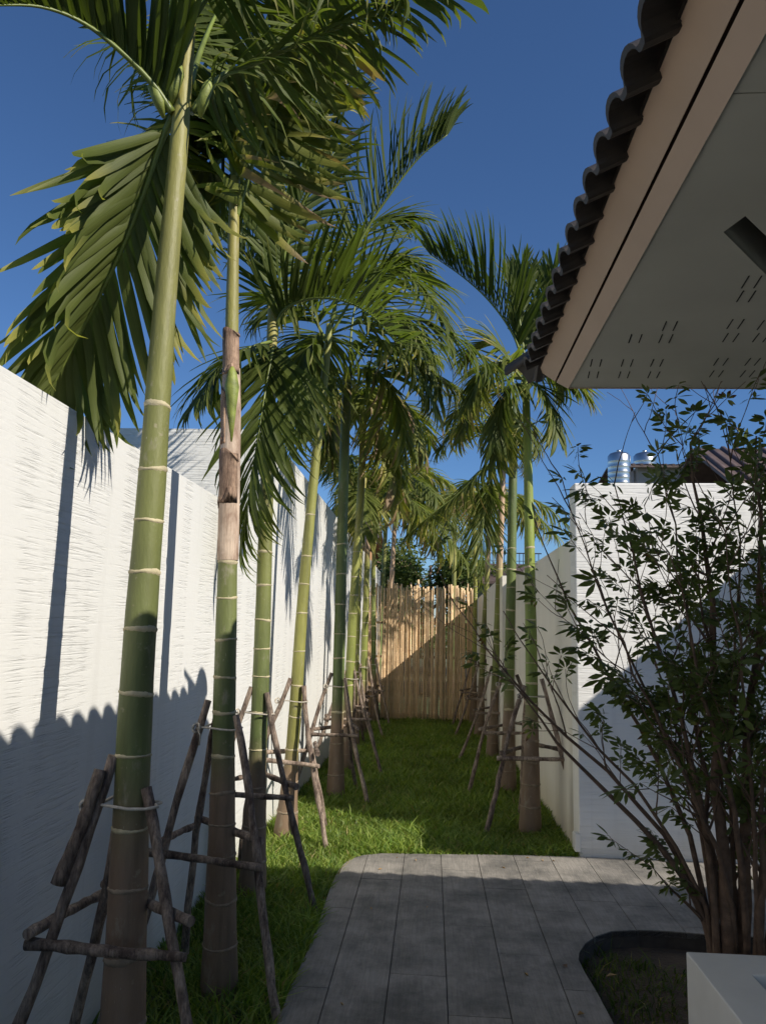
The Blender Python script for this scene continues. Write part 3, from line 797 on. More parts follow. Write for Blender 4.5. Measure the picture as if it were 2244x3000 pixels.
def lerp3(a, b_, t): return tuple(a[i]+(b_[i]-a[i])*t for i in range(3))
BROWN = (0.17, 0.115, 0.075); DKGREEN = (0.065, 0.125, 0.03); YELGREEN = (0.26, 0.225, 0.055)
def palm(name, label, path, Y, rbase, rmid, rtop, brown=0.8, ring=0.18, green=DKGREEN, top=YELGREEN, fronds=(), objs=True, extra=0, crown_z=None, leaf=0.45, group=None, dry=0.15, ringr=True, top_brown=None, ky=1.0):
    Y = Y*ky; path = [p if len(p) < 3 else (p[0], p[1], p[2]*ky) for p in path]
    W = [atY(p[0], p[1], Y if len(p) < 3 else p[2]) for p in path]
    b0 = W[0].copy(); g = gz(b0.y)-0.05
    # bring the foot down to the lawn along the trunk's own line
    dirn = (W[1]-W[0]).normalized()
    foot = W[0]+dirn*((g-W[0].z)/dirn.z)
    if abs(foot.z-W[0].z) > 0.03: W = [foot]+W
    off = Vector((foot.x, foot.y, g))
    root = empty(name, off); tag(root, label, 'palm tree', group)
    N = 46; C = catmull(W, N); zt = C[-1].z; rad = []; cols = []
    for c in C:
        h = c.z-g
        r = rmid+(rbase-rmid)*max(0, 1-h/ (brown*1.15))**1.4
        if h > 1.3: r = rmid+(rtop-rmid)*min(1, (h-1.3)/max(0.5, zt-g-1.3))
        rad.append(r*(1+0.015*math.sin(h*17)))
        t = min(1, max(0, (h-brown+0.12)/0.24)); cc = lerp3(BROWN, green, t)
        t2 = min(1, max(0, (h-brown)/(zt-g-brown)))**1.3; cc = lerp3(cc, top, t2) if t > 0.99 else cc
        if top_brown is not None and h > top_brown: cc = lerp3(cc, (0.40, 0.27, 0.17), min(1, (h-top_brown)/0.2))
        cols.append((*cc, 1))
    MB().tube(C, rad, 16, cols=cols).obj('trunk', M_trunk, root, True, off=off)
    # leaf scars: narrow pale bands standing proud of the skin
    if ringr:
        h = 0.22
        stop = (zt-g)*0.62
        while h < stop:
            for i in range(N-1):
                if C[i].z-g <= h < C[i+1].z-g:
                    t = (h-(C[i].z-g))/(C[i+1].z-C[i].z); p = C[i].lerp(C[i+1], t); r = rad[i]+(rad[i+1]-rad[i])*t
                    ax = (C[i+1]-C[i]).normalized(); tilt = Vector((random.uniform(-.06, .06), random.uniform(-.06, .06), 0))
                    ax = (ax+tilt).normalized(); hh = random.uniform(0.003, 0.006)*(1.1 if h > brown else 1.4)
                    a_ = ax.orthogonal().normalized(); c_ = ax.cross(a_); f1, f2, f3 = (random.uniform(0, 6.28) for _ in range(3)); nn = 22; rv = []; rf = []
                    rows = ((-1.5, 0.99, 0.0), (-0.8, 1.025, 0.0008), (0.2, 1.035, 0.0012), (1.0, 1.015, 0.0006), (1.6, 0.985, 0.0))
                    for (q_, rs_, ra_) in rows:
                        for jj in range(nn):
                            th = 6.2832*jj/nn; dz_ = hh*(0.7*math.sin(th+f1)+0.22*math.sin(3*th+f2)+0.15*math.sin(7*th+f3)+random.uniform(-.12, .12))
                            rr_ = r*rs_+ra_*(1+0.6*math.sin(5*th+f2))
                            rv.append(p+(a_*math.cos(th)+c_*math.sin(th))*rr_+ax*(q_*hh*0.85*(1+0.3*math.sin(2*th+f3))+dz_))
                    for ii in range(len(rows)-1):
                        for jj in range(nn): rf.append((ii*nn+jj, ii*nn+(jj+1) % nn, (ii+1)*nn+(jj+1) % nn, (ii+1)*nn+jj))
                    mesh_obj('leaf_scar', rv, rf, M_scar if h > brown*0.9 else M_scardk, root, True, off=off)
                    break
            h += ring*random.uniform(0.8, 1.2)
    crown = C[-1]; LEFT[0] = 298
    for fd in fronds:
        pp, kw = fd
        frond(root, off, [atY(q[0], q[1], q[2]*ky) for q in pp], **{**dict(L=leaf, dry=dry*random.uniform(0.6, 1.5), objs=objs), **kw})
    for k in range(extra):
        az = k*2.4+random.uniform(-.4, .4)+Y; el = random.uniform(0.1, 1.25); Lf = random.uniform(0.9, 1.4)*leaf/0.45
        dv = Vector((math.cos(az), math.sin(az), 0))
        if WX+0.3 > crown.x+dv.x*Lf*0.6: dv.x *= 0.4
        p0 = crown-Vector((0, 0, random.uniform(0, 0.25))); pts = [p0]
        for s in (0.33, 0.66, 1.0): pts.append(p0+dv*Lf*s*math.cos(el*0.6)+Vector((0, 0, Lf*(math.sin(el)*s-0.75*s*s))))
        frond(root, off, pts, L=leaf, dry=dry*random.uniform(0.6, 1.8), objs=False, n=20, droop=0.5, rad=0.009)
    return root, off, C
M_scardk = simple('leaf_scar_old', (0.27, 0.21, 0.145), 0.85, 30, 0.4, 0.5, 0.003)

# ---- left row
r1, o1, C1 = palm('palm_tree', 'green ringed palm tied with a short splint stick in front of the low wall', [(372, 2720), (402, 2000), (447, 1400), (487, 850), (527, 400), (556, 20), (566, -160)], 2.4, 0.072, 0.0495, 0.021, 1.0, 0.172,
    green=(0.088, 0.112, 0.036), ky=0.95, leaf=0.50, fronds=[
    ([(512, 330, 2.4), (472, 420, 2.43), (425, 560, 2.47), (345, 760, 2.53), (225, 1000, 2.62), (130, 1180, 2.68)], dict(n=29, W=0.060, L=0.46, droop=0.45, roll=0.30, lift=0.0, dry=0.28, t0=.12, dens=1.75)),
    ([(505, 330, 2.38), (455, 255, 2.34), (370, 165, 2.28), (250, 70, 2.2), (120, 20, 2.1), (-40, 15, 2.0)], dict(n=28, W=0.060, L=0.52, droop=-0.25, lift=0.75, dry=0.12, t0=.1, dens=1.3)),
    ([(560, 330, 2.42), (650, 225, 2.45), (760, 180, 2.5), (900, 118, 2.52), (1080, 45, 2.5), (1290, -45, 2.45)], dict(n=24, W=0.034, L=0.30, broken=.18, droop=0.55, lift=0.1, dry=0.25, t0=.1)),
    ([(556, 250, 2.5), (600, 120, 2.75), (650, 20, 3.0), (720, -30, 3.3)], dict(n=18, W=0.055, L=0.5, droop=0.6, dry=0.25)),
    ([(560, 60, 2.42), (640, -40, 2.4), (800, -110, 2.4), (980, -110, 2.4), (1150, -60, 2.4)], dict(n=20, W=0.034, L=0.36, broken=.15, droop=0.75, dry=0.2)),
    ])
r2, o2, C2 = palm('palm_tree', 'palm with a peeling beige dry sheath and a green bud on its stem', [(648, 2600), (655, 2200), (664, 1800), (676, 1300), (681, 900), (686, 640), (690, 520)], 3.5, 0.080, 0.0490, 0.023, 0.95, 0.155,
    green=(0.080, 0.108, 0.036), ky=0.972, leaf=0.52, fronds=[
    ([(692, 640, 3.5), (716, 560, 3.48), (752, 450, 3.45), (800, 330, 3.4), (880, 205, 3.35), (990, 120, 3.3)], dict(n=20, W=0.060, L=0.45, droop=0.75, dry=0.7, lift=-0.1, t0=.1)),
    ([(690, 560, 3.5), (672, 450, 3.5), (640, 360, 3.5), (600, 330, 3.5), (570, 360, 3.5)], dict(n=18, W=0.055, L=.4, droop=0.8, dry=0.3)),
    ([(690, 540, 3.52), (720, 380, 3.6), (770, 240, 3.7), (850, 160, 3.8), (940, 150, 3.9)], dict(n=22, W=0.055, droop=0.6, dry=0.3)),
    ([(688, 560, 3.52), (640, 500, 3.6), (590, 480, 3.7), (545, 520, 3.8)], dict(n=18, W=0.055, droop=0.6, dry=0.25, L=0.45)),
    ([(690, 540, 3.55), (690, 380, 3.7), (680, 220, 3.9), (650, 100, 4.1)], dict(n=22, W=0.055, droop=0.45, dry=0.2)),
    ([(692, 540, 3.5), (740, 330, 3.4), (800, 120, 3.3), (880, -40, 3.2)], dict(n=20, W=0.055, droop=0.3, dry=0.2)),
    ([(690, 520, 3.5), (720, 300, 3.55), (760, 130, 3.6), (830, 20, 3.65), (930, 0, 3.7)], dict(n=20, W=0.055, droop=0.8, dry=0.3, L=.5)),
    ([(690, 520, 3.5), (672, 300, 3.55), (650, 130, 3.6), (620, 10, 3.6)], dict(n=20, W=0.055, droop=0.85, dry=0.25, L=.42)),
    ])
r3, o3, C3 = palm('palm_tree', 'palm with one dense frond hanging down along its stem', [(742, 2550), (752, 2300), (768, 1900), (780, 1500), (793, 1120), (800, 900)], 4.6, 0.085, 0.0500, 0.032, 0.8, 0.19,
    green=(0.088, 0.118, 0.036), leaf=0.52, fronds=[
    ([(800, 1000, 4.6), (796, 1045, 4.55), (782, 1120, 4.5), (762, 1250, 4.42), (735, 1420, 4.36), (715, 1560, 4.32)], dict(n=30, W=0.046, L=0.50, droop=0.55, dry=0.15, t0=.04, lift=0.3)),
    ([(806, 960, 4.6), (836, 905, 4.55), (905, 876, 4.5), (1000, 880, 4.4), (1090, 925, 4.3), (1165, 1010, 4.2)], dict(n=28, W=0.046, L=0.50, droop=-0.35, lift=0.55, dry=0.12, t0=.08)),
    ([(803, 950, 4.6), (822, 800, 4.55), (860, 660, 4.5), (915, 545, 4.45), (985, 440, 4.4)], dict(n=28, W=0.046, L=0.50, droop=0.1, dry=0.15, lift=0.35, t0=.08)),
    ([(797, 905, 4.62), (745, 790, 4.66), (650, 695, 4.7), (560, 630, 4.74), (500, 595, 4.76)], dict(n=26, W=0.05, L=0.5, droop=-0.3, lift=0.7, dry=0.1)),
    ([(800, 880, 4.65), (815, 700, 4.8), (860, 500, 4.95), (940, 370, 5.1), (1060, 290, 5.2)], dict(n=24, W=0.055, L=0.5, droop=-0.1, lift=0.6, dry=0.1)),
    ([(796, 1000, 4.55), (730, 1020, 4.4), (650, 1070, 4.3), (590, 1160, 4.2)], dict(n=18, W=0.045, L=0.42, droop=0.3, dry=0.2)),
    ])
r4, o4, C4 = palm('palm_tree', 'leaning yellow green palm with orange brown foot on the sunlit grass', [(838, 2440), (852, 2250), (868, 2040), (888, 1750), (915, 1450), (938, 1230), (957, 1050), (966, 950)], 5.9, 0.098, 0.047, 0.028, 0.62, 0.27,
    green=(0.18, 0.175, 0.045), top=(0.23, 0.235, 0.06), leaf=0.55, extra=2, fronds=[
    ([(968, 960, 5.9), (1000, 830, 5.85), (1070, 680, 5.8), (1150, 560, 5.75), (1230, 460, 5.7), (1310, 395, 5.65)], dict(n=28, W=0.055, L=0.62, droop=-0.35, lift=0.8, dry=0.1, rad=0.014)),
    ([(955, 1030, 5.9), (915, 1010, 5.8), (880, 1060, 5.7), (860, 1160, 5.6), (850, 1290, 5.55)], dict(n=24, W=0.055, L=0.5, droop=0.6, dry=0.15)),
    ([(970, 980, 5.9), (1050, 850, 5.85), (1140, 790, 5.8), (1220, 830, 5.7), (1290, 930, 5.6)], dict(n=26, W=0.05, L=0.55, droop=0.2, dry=0.2)),
    ([(968, 980, 5.95), (1000, 820, 6.2), (1050, 700, 6.5), (1110, 640, 6.8), (1200, 640, 7.0)], dict(n=24, W=0.055, L=0.55, droop=0.3, dry=0.2)),
    ([(962, 1010, 5.85), (900, 900, 5.7), (850, 860, 5.5), (800, 900, 5.3)], dict(n=20, W=0.05, droop=0.4, dry=0.2)),
    ])
r5, o5, C5 = palm('palm_tree', 'thick upright dark green palm with a tan foot behind the leaning one', [(984, 2290), (990, 2050), (998, 1750), (1006, 1450), (1012, 1250), (1020, 1080)], 7.5, 0.09, 0.056, 0.045, 0.82, 0.25,
    green=(0.080, 0.115, 0.034), top=(0.12, 0.14, 0.04), leaf=0.55, dry=0.4, extra=3, fronds=[
    ([(1022, 1080, 7.5), (1090, 960, 7.4), (1170, 930, 7.3), (1240, 1010, 7.2), (1280, 1150, 7.1)], dict(n=22, W=0.06, dry=0.35, droop=0.5)),
    ([(1022, 1100, 7.5), (1080, 1080, 7.4), (1140, 1130, 7.3), (1180, 1250, 7.2), (1195, 1400, 7.1)], dict(n=22, W=0.06, dry=0.6, droop=0.7)),
    ([(1018, 1110, 7.5), (970, 1080, 7.4), (935, 1130, 7.3), (925, 1240, 7.2)], dict(n=20, W=0.06, dry=0.6, droop=0.7, L=0.45)),
    ([(1022, 1060, 7.55), (1040, 900, 7.7), (1090, 790, 7.9), (1170, 760, 8.1), (1250, 800, 8.2)], dict(n=22, W=0.06, dry=0.3, droop=0.4)),
    ([(1024, 1100, 7.5), (1100, 1000, 7.2), (1200, 1050, 7.0), (1270, 1180, 6.9)], dict(n=22, W=0.06, dry=0.5, droop=0.5)),
    ])
palm('palm_tree', 'shaded palm leaning right just behind the thick dark green one', [(1014, 2215), (1026, 1950), (1040, 1700), (1054, 1500), (1062, 1330), (1066, 1200)], 8.9, 0.085, 0.052, 0.04, 0.75, 0.25, green=(0.16, 0.19, 0.04), leaf=0.55, objs=False, dry=0.5, extra=4, fronds=[
    ([(1068, 1210, 8.9), (1130, 1150, 8.8), (1200, 1200, 8.7), (1240, 1330, 8.6)], dict(n=20, W=0.065, droop=0.7, dry=0.8)),
    ([(1066, 1220, 8.9), (1110, 1260, 8.8), (1150, 1360, 8.7), (1170, 1480, 8.6)], dict(n=20, W=0.065, droop=0.7, dry=0.9)),
    ([(1060, 1220, 8.9), (1010, 1190, 8.8), (975, 1240, 8.7), (960, 1330, 8.6)], dict(n=20, W=0.065, droop=0.7, dry=0.8)),
    ([(1066, 1190, 8.95), (1110, 1060, 9.1), (1180, 1010, 9.3), (1260, 1040, 9.5)], dict(n=20, W=0.065, droop=0.4, dry=0.4))])
palm('palm_tree', 'slim palm with a narrow yellow green stem beside a young sprouting leaf', [(1040, 2130), (1046, 1900), (1052, 1700), (1060, 1520), (1068, 1400)], 10.8, 0.075, 0.036, 0.032, 0.75, 0.2, green=(0.22, 0.24, 0.05), leaf=0.6, objs=False, dry=0.4, extra=6)
palm('palm_tree', 'palm with a rough brown upper stem close to the bamboo fence', [(1062, 2090), (1068, 1900), (1074, 1700), (1078, 1560), (1082, 1430)], 12.4, 0.08, 0.050, 0.042, 0.8, 0.22, green=(0.16, 0.19, 0.04), leaf=0.6, objs=False, dry=0.45, extra=6, top_brown=2.75)
palm('palm_tree', 'slim green palm touching the bamboo fence by the white wall', [(1096, 2060), (1095, 1900), (1094, 1700), (1097, 1550), (1100, 1440)], 14.1, 0.08, 0.042, 0.034, 0.85, 0.25, green=(0.10, 0.15, 0.035), leaf=0.6, objs=False, dry=0.4, extra=6)
# ---- right row
palm('palm_tree', 'bright green palm beside the cream wall with its stem in front of the water run', [(1553, 2395), (1557, 2050), (1552, 1700), (1547, 1400), (1541, 1180), (1540, 1080)], 6.4, 0.092, 0.049, 0.030, 0.95, 0.16, green=(0.13, 0.18, 0.035), top=(0.26, 0.30, 0.05), leaf=0.50, fronds=[
    ([(1538, 1090, 6.4), (1505, 985, 6.35), (1440, 890, 6.3), (1360, 815, 6.25), (1260, 745, 6.2)], dict(n=26, W=0.045, L=0.58, droop=-0.4, lift=0.8, dry=0.1)),
    ([(1540, 1080, 6.4), (1528, 980, 6.45), (1515, 880, 6.5), (1525, 790, 6.6)], dict(n=20, W=0.04, L=0.4, droop=-0.4, lift=0.5, dry=0.1)),
    ([(1545, 1080, 6.4), (1570, 980, 6.5), (1600, 880, 6.6), (1620, 790, 6.7)], dict(n=18, W=0.045, L=0.45, droop=-0.3, lift=0.5, dry=0.1)),
    ([(1545, 1110, 6.4), (1590, 1075, 6.35), (1650, 1090, 6.3), (1710, 1150, 6.25)], dict(n=22, W=0.04, L=0.42, droop=0.15, dry=0.45)),
    ([(1545, 1120, 6.4), (1575, 1130, 6.3), (1610, 1190, 6.25), (1630, 1270, 6.2)], dict(n=20, W=0.04, L=0.36, droop=0.4, dry=0.3)),
    ([(1536, 1120, 6.4), (1480, 1060, 6.3), (1420, 1085, 6.2), (1375, 1170, 6.1)], dict(n=24, W=0.042, L=0.42, droop=0.45, dry=0.4)),
    ([(1538, 1130, 6.4), (1500, 1130, 6.3), (1465, 1190, 6.25), (1450, 1280, 6.2)], dict(n=20, W=0.042, L=0.4, droop=0.6, dry=0.25)),
    ], dry=0.2)
palm('palm_tree', 'dark stemmed palm, second from the tall white wall in the row by the cream wall', [(1488, 2275), (1492, 1950), (1498, 1650), (1502, 1400), (1505, 1240), (1507, 1170)], 8.1, 0.09, 0.052, 0.042, 0.9, 0.2, green=(0.12, 0.16, 0.035), top=(0.06, 0.08, 0.03), leaf=0.5, objs=True, fronds=[
    ([(1505, 1180, 8.1), (1450, 1130, 8.0), (1390, 1170, 7.9), (1350, 1270, 7.8)], dict(n=22, W=0.05, droop=0.5, dry=0.6)),
    ([(1505, 1180, 8.1), (1480, 1240, 8.0), (1455, 1340, 7.9)], dict(n=20, W=0.05, droop=0.6, dry=0.3)),
    ([(1507, 1170, 8.1), (1490, 1050, 8.2), (1430, 1000, 8.3), (1370, 1040, 8.4)], dict(n=22, W=0.05, droop=0.3, dry=0.7)),
    ([(1508, 1170, 8.1), (1550, 1080, 8.2), (1610, 1070, 8.3), (1660, 1130, 8.4)], dict(n=22, W=0.05, droop=0.4, dry=0.3)),
    ([(1508, 1200, 8.1), (1540, 1230, 8.0), (1570, 1300, 7.95)], dict(n=18, W=0.05, droop=0.6, dry=0.4, L=0.4))])
palm('palm_tree', 'palm with a pinkish brown upper stem and a long frond hanging over the fence', [(1442, 2190), (1452, 1950), (1460, 1750), (1466, 1560), (1472, 1400), (1475, 1310)], 10.2, 0.085, 0.048, 0.038, 0.9, 0.22, green=(0.15, 0.18, 0.04), leaf=0.55, objs=True, top_brown=2.35, fronds=[
    ([(1470, 1330, 10.2), (1420, 1370, 10.1), (1350, 1440, 10.0), (1260, 1510, 9.9), (1190, 1570, 9.8)], dict(n=24, W=0.05, droop=0.5, dry=0.5)),
    ([(1470, 1330, 10.2), (1435, 1420, 10.1), (1415, 1540, 10.0), (1408, 1690, 9.9)], dict(n=24, W=0.05, droop=0.6, dry=0.25)),
    ([(1472, 1310, 10.2), (1420, 1250, 10.1), (1350, 1250, 10.0), (1290, 1310, 9.9)], dict(n=24, W=0.05, droop=0.35, dry=0.4)),
    ([(1474, 1300, 10.2), (1440, 1200, 10.3), (1380, 1180, 10.5), (1320, 1230, 10.7)], dict(n=22, W=0.05, droop=0.3, dry=0.5)),
    ([(1475, 1310, 10.2), (1510, 1290, 10.2), (1535, 1350, 10.2)], dict(n=18, W=0.05, droop=0.5, dry=0.6, L=0.45))])
palm('palm_tree', 'palm with yellowing drooping fronds, second from the bamboo fence by the cream wall', [(1404, 2140), (1415, 1900), (1426, 1700), (1432, 1560), (1436, 1440)], 12.6, 0.085, 0.046, 0.036, 0.9, 0.22, green=(0.16, 0.18, 0.04), leaf=0.5, objs=False, dry=0.5, extra=6, top_brown=2.6)
palm('palm_tree', 'thin palm right against the bamboo fence on the cream wall side', [(1386, 2115), (1390, 1900), (1392, 1700), (1390, 1560), (1386, 1430)], 14.2, 0.08, 0.042, 0.034, 0.9, 0.22, green=(0.20, 0.22, 0.04), leaf=0.5, objs=False, dry=0.45, extra=6)
# ---- beyond the fence
def far_palm(label, x, y0, x1, y1, Y, tb=None):
    palm('palm_tree', label, [(x, y0), ((x+x1)/2, (y0+y1)/2), (x1, y1)], Y, 0.09, 0.06, 0.045, 0.8, 0.3, green=(0.10, 0.14, 0.04), leaf=0.7, objs=False, dry=0.4, extra=7, top_brown=tb, ringr=False)
far_palm('palm behind the bamboo fence, in front of the green tree', 1122, 1720, 1136, 1400, 18.5)
far_palm('palm behind the bamboo fence with a dry brown stem', 1146, 1730, 1162, 1430, 17.5, 2.4)
far_palm('palm behind the bamboo fence nearest the cream wall', 1330, 1720, 1332, 1480, 18.0)

# dry sheath and bud on the second palm
def along(C, py_top, Y):
    return atY(676, py_top, Y)
def sheath(pts, rad, mat, name):
    return MB().tube([p for p in pts], rad, 18, cap=False).obj(name, mat, r2, True, off=o2)
def on2(py):
    zt = atY(680, py, 3.4).z
    for i in range(len(C2)-1):
        if C2[i].z <= zt <= C2[i+1].z: return C2[i].lerp(C2[i+1], (zt-C2[i].z)/(C2[i+1].z-C2[i].z))
    return C2[-1]
sheath([on2(1642), on2(1630), on2(1560), on2(1480), on2(1200), on2(1080)], [0.0465, 0.0480, 0.0478, 0.0475, 0.0455, 0.040], M_sheath, 'dry_sheath')
# brown husk: irregular open shell wrapped round the sheath
def husk(y0, y1, rr, a0, a1, name, mat, teeth):
    n = 14; rows = 9; v = []; f = []
    for i in range(rows):
        t = i/(rows-1)
        for j in range(n):
            s = j/(n-1); th = R(a0+(a1-a0)*s)
            yy = y0+(y1-y0)*t
            if i == 0: yy = y0-teeth*((0.5+0.5*math.cos(3.1*s*2+1))*0.5+0.35*abs(math.sin(j*2.3)))*abs(y1-y0)*0.5
            if i == rows-1: yy = y1+teeth*((0.5+0.5*math.sin(5*s+2))*0.6+0.4*abs(math.sin(j*3.1)))*abs(y1-y0)*0.35
            p = on2(yy); r_ = rr*(1+0.03*math.sin(9*t+4*s)+0.05*(t > .9))
            v.append(p+Vector((math.cos(th)*r_, math.sin(th)*r_, 0)))
    for i in range(rows-1):
        for j in range(n-1): f.append((i*n+j, i*n+j+1, (i+1)*n+j+1, (i+1)*n+j))
    o = mesh_obj(name, v, f, mat, r2, True, off=o2)
    md = o.modifiers.new('solid', 'SOLIDIFY'); md.thickness = 0.003; return o
husk(1500, 1310, 0.0495, 150, 330, 'dry_husk', M_sheath2, 1.0)
husk(1330, 1130, 0.0475, 140, 250, 'dry_husk', M_sheath2, 0.6)
husk(1120, 960, 0.0425, 120, 340, 'dry_husk', M_sheath2, 0.8)
bp = [on2(1300), on2(1240), on2(1190), on2(1140), on2(1100), on2(1075)]
bo = [p+Vector((0.012, -0.034, 0)) for p in bp]
MB().tube(bo, [0.010, 0.016, 0.024, 0.034, 0.022, 0.004], 12).obj('flower_bud', M_bud, r2, True, off=o2)
# pale green spathes under the crown of the first palm
for (px_, py_, sx_) in ((500, 250, 1), (478, 285, -1), (585, 285, 1)):
    c = atY(px_, py_, 2.24)
    MB().tube([c+Vector((0, 0.02, -0.06)), c+Vector((0.01*sx_, 0, -0.02)), c+Vector((0.03*sx_, -0.01, 0.03)), c+Vector((0.035*sx_, 0.0, 0.07))], [0.006, 0.020, 0.019, 0.002], 8).obj('flower_spathe', M_bud, r1, True, off=o1)
# young leaf sprouting beside a far palm
# ================================================================== STAKE SUPPORTS
def stake_mb(a, b_, r, n=13):
    a, b_ = Vector(a), Vector(b_); pts = []; L = (b_-a).length
    ph = random.uniform(0, 6)
    for i in range(n):
        t = i/(n-1); w = 0.012*math.sin(t*5+ph)*L; w2 = 0.009*math.cos(t*7+ph)*L
        pts.append(a.lerp(b_, t)+Vector((w, w2, 0))+Vector((random.uniform(-.003, .003), random.uniform(-.003, .003), 0)))
    return MB().tube(pts, [r*random.uniform(0.84, 1.12)*(1.1-0.2*i/(n-1)) for i in range(n)], 10)
def support(label, bx_, by_, trad, angs, rot=0.0, ztop=1.1, zbar=0.57, reach=0.40, r=0.019, group=None, bars=((0, 1), (0, 2), (1, 2)), splint=False, lean=(0, 0)):
    g = gz(by_); off = Vector((bx_, by_, g-0.05))
    root = empty('stake_support', off); tag(root, label, 'plant support', group)
    tops, bots = [], []
    for i, a in enumerate(angs):
        th = R(a)+rot; rc_ = reach*random.uniform(0.9, 1.12)
        d = Vector((math.cos(th), math.sin(th), 0)); zt = ztop+random.uniform(-0.03, 0.09)
        t_ = Vector((lean[0], lean[1], 0))+d*(trad+r*1.02)+Vector((0, 0, zt+0.05)); b_ = d*rc_
        stake_mb(b_-(t_-b_).normalized()*0.05, t_+(t_-b_).normalized()*0.05, r).obj('stake', M_stake, root, True)
        tops.append(t_); bots.append(b_)
    def pt(i, z): return bots[i].lerp(tops[i], (z-0.0)/(tops[i].z))
    for k, (i, j) in enumerate(bars):
        z = zbar+0.05+0.035*k-0.02; a, b_ = pt(i, z), pt(j, z+random.uniform(-0.015, 0.015)); d = (b_-a).normalized()
        o_ = Vector((a.x+b_.x, a.y+b_.y, 0)); o_ = o_.normalized()*r*1.7 if o_.length > 0.03 else Vector((0, -1, 0))*r*1.7
        stake_mb(a-d*random.uniform(0.03, 0.07)+o_, b_+d*random.uniform(0.03, 0.07)+o_, r*0.88).obj('cross_bar', M_stake, root, True)
    zr = ztop-0.03+0.05; P_ = []
    ra = trad+0.016
    hull = []
    for i in range(len(angs)):
        p = pt(i, zr); d = Vector((p.x-lean[0], p.y-lean[1], 0)).normalized(); hull.append((math.atan2(d.y, d.x), p+d*(r+0.004)))
    hull.sort(key=lambda q: q[0]); hp_ = [q[1] for q in hull]
    loop = []
    for i in range(len(hp_)):
        a, b_ = hp_[i], hp_[(i+1) % len(hp_)]
        for s in range(5): 
            q = a.lerp(b_, s/5); c = Vector((lean[0], lean[1], q.z)); e = q-c
            if e.length < ra: q = c+e.normalized()*ra
            loop.append(q+Vector((0, 0, 0.004*math.sin(s+i))))
    loop.append(loop[0])
    MB().tube(loop, 0.0045, 6, cap=False).obj('rope', M_rope, root, True)
    kn = hp_[0]
    MB().tube([kn+Vector((math.cos(t)*0.016, math.sin(t*1.7)*0.014, math.sin(t)*0.018)) for t in np.linspace(0, 11, 30)], 0.005, 5).obj('rope_knot', M_rope, root, True)
    MB().tube([kn, kn+Vector((0.02, -0.012, -0.03)), kn+Vector((0.018, -0.015, -0.07))], 0.0035, 5).obj('rope_end', M_rope, root, True)
    if splint:
        a = pt(0, zr-0.20); b_ = pt(0, zr+0.10); s_ = Vector((-0.012, -0.026, 0))
        stake_mb(a+s_, b_+s_, r*1.05).obj('splint_stick', M_stake, root, True)
    return root
def base_of(px_, py_, Y):
    p = atY(px_, py_, Y); return p.x, p.y
T3 = (198, -35, 118)
def sup(label, ppath, Y, trad, angs, **kw):
    a = atY(*ppath[0], Y); x_, y_ = a.x, a.y
    t = atY(*ppath[1], Y)
    support(label, x_, y_, trad, angs, lean=(t.x-a.x, 0), **kw)
sup('splinted stake tripod tied with a rope knot round the palm by the low wall', [(362, 2900), (398, 2280)], 2.28, 0.062, (205, -28, 135), splint=True, r=0.0172, ztop=0.99, zbar=0.63, reach=0.40, bars=((0, 1), (0, 2), (1, 2)))
sup('stake tripod round the palm with the beige dry sheath', [(648, 2700), (658, 2150)], 3.4, 0.060, (200, -38, 130), ztop=1.08, reach=0.42, r=0.0178, bars=((0, 1), (0, 2), (1, 2)))
sup('stake tripod round the palm with the hanging frond', [(744, 2550), (760, 2080)], 4.6, 0.058, (188, -32, 112), ztop=1.03, reach=0.45, r=0.018)
sup('sunlit stake tripod round the leaning yellow green palm', [(840, 2430), (872, 2020)], 5.9, 0.062, (190, -38, 60), ztop=1.0, reach=0.45)
sup('stake tripod round the thick dark green palm', [(984, 2290), (994, 1975)], 7.5, 0.062, (200, -40, 70), ztop=1.02, reach=0.46)
GL = 'stake tripods near the bamboo fence'
for lab, p, Y in (('stake tripod round the shaded palm leaning right', [(1014, 2215), (1028, 1960)], 8.9), ('stake tripod round the slim yellow green palm', [(1041, 2130), (1046, 1935)], 10.8), ('stake tripod round the brown stemmed palm by the white wall', [(1064, 2095), (1068, 1930)], 12.4), ('stake tripod touching the bamboo fence by the white wall', [(1096, 2060), (1096, 1925)], 14.0)):
    sup(lab, p, Y, 0.05, (195+random.uniform(-10, 10), -35+random.uniform(-10, 10), 80), ztop=1.02, reach=0.42, r=0.018)
sup('stake tripod round the bright green palm by the cream wall', [(1553, 2395), (1557, 2040)], 6.4, 0.062, (205, -25, 95), ztop=1.05, reach=0.47)
sup('stake tripod round the dark stemmed palm by the cream wall', [(1488, 2275), (1493, 1975)], 8.1, 0.062, (208, -20, 85), ztop=1.05, reach=0.5)
for lab, p, Y in (('stake tripod round the pinkish stemmed palm', [(1442, 2190), (1452, 1955)], 10.2), ('stake tripod round the palm with yellowing fronds', [(1404, 2140), (1412, 1950)], 12.6), ('stake tripod touching the bamboo fence by the cream wall', [(1386, 2115), (1389, 1935)], 14.1)):
    sup(lab, p, Y, 0.055, (210+random.uniform(-8, 8), -15+random.uniform(-10, 10), 80), ztop=1.05, reach=0.45, r=0.018)
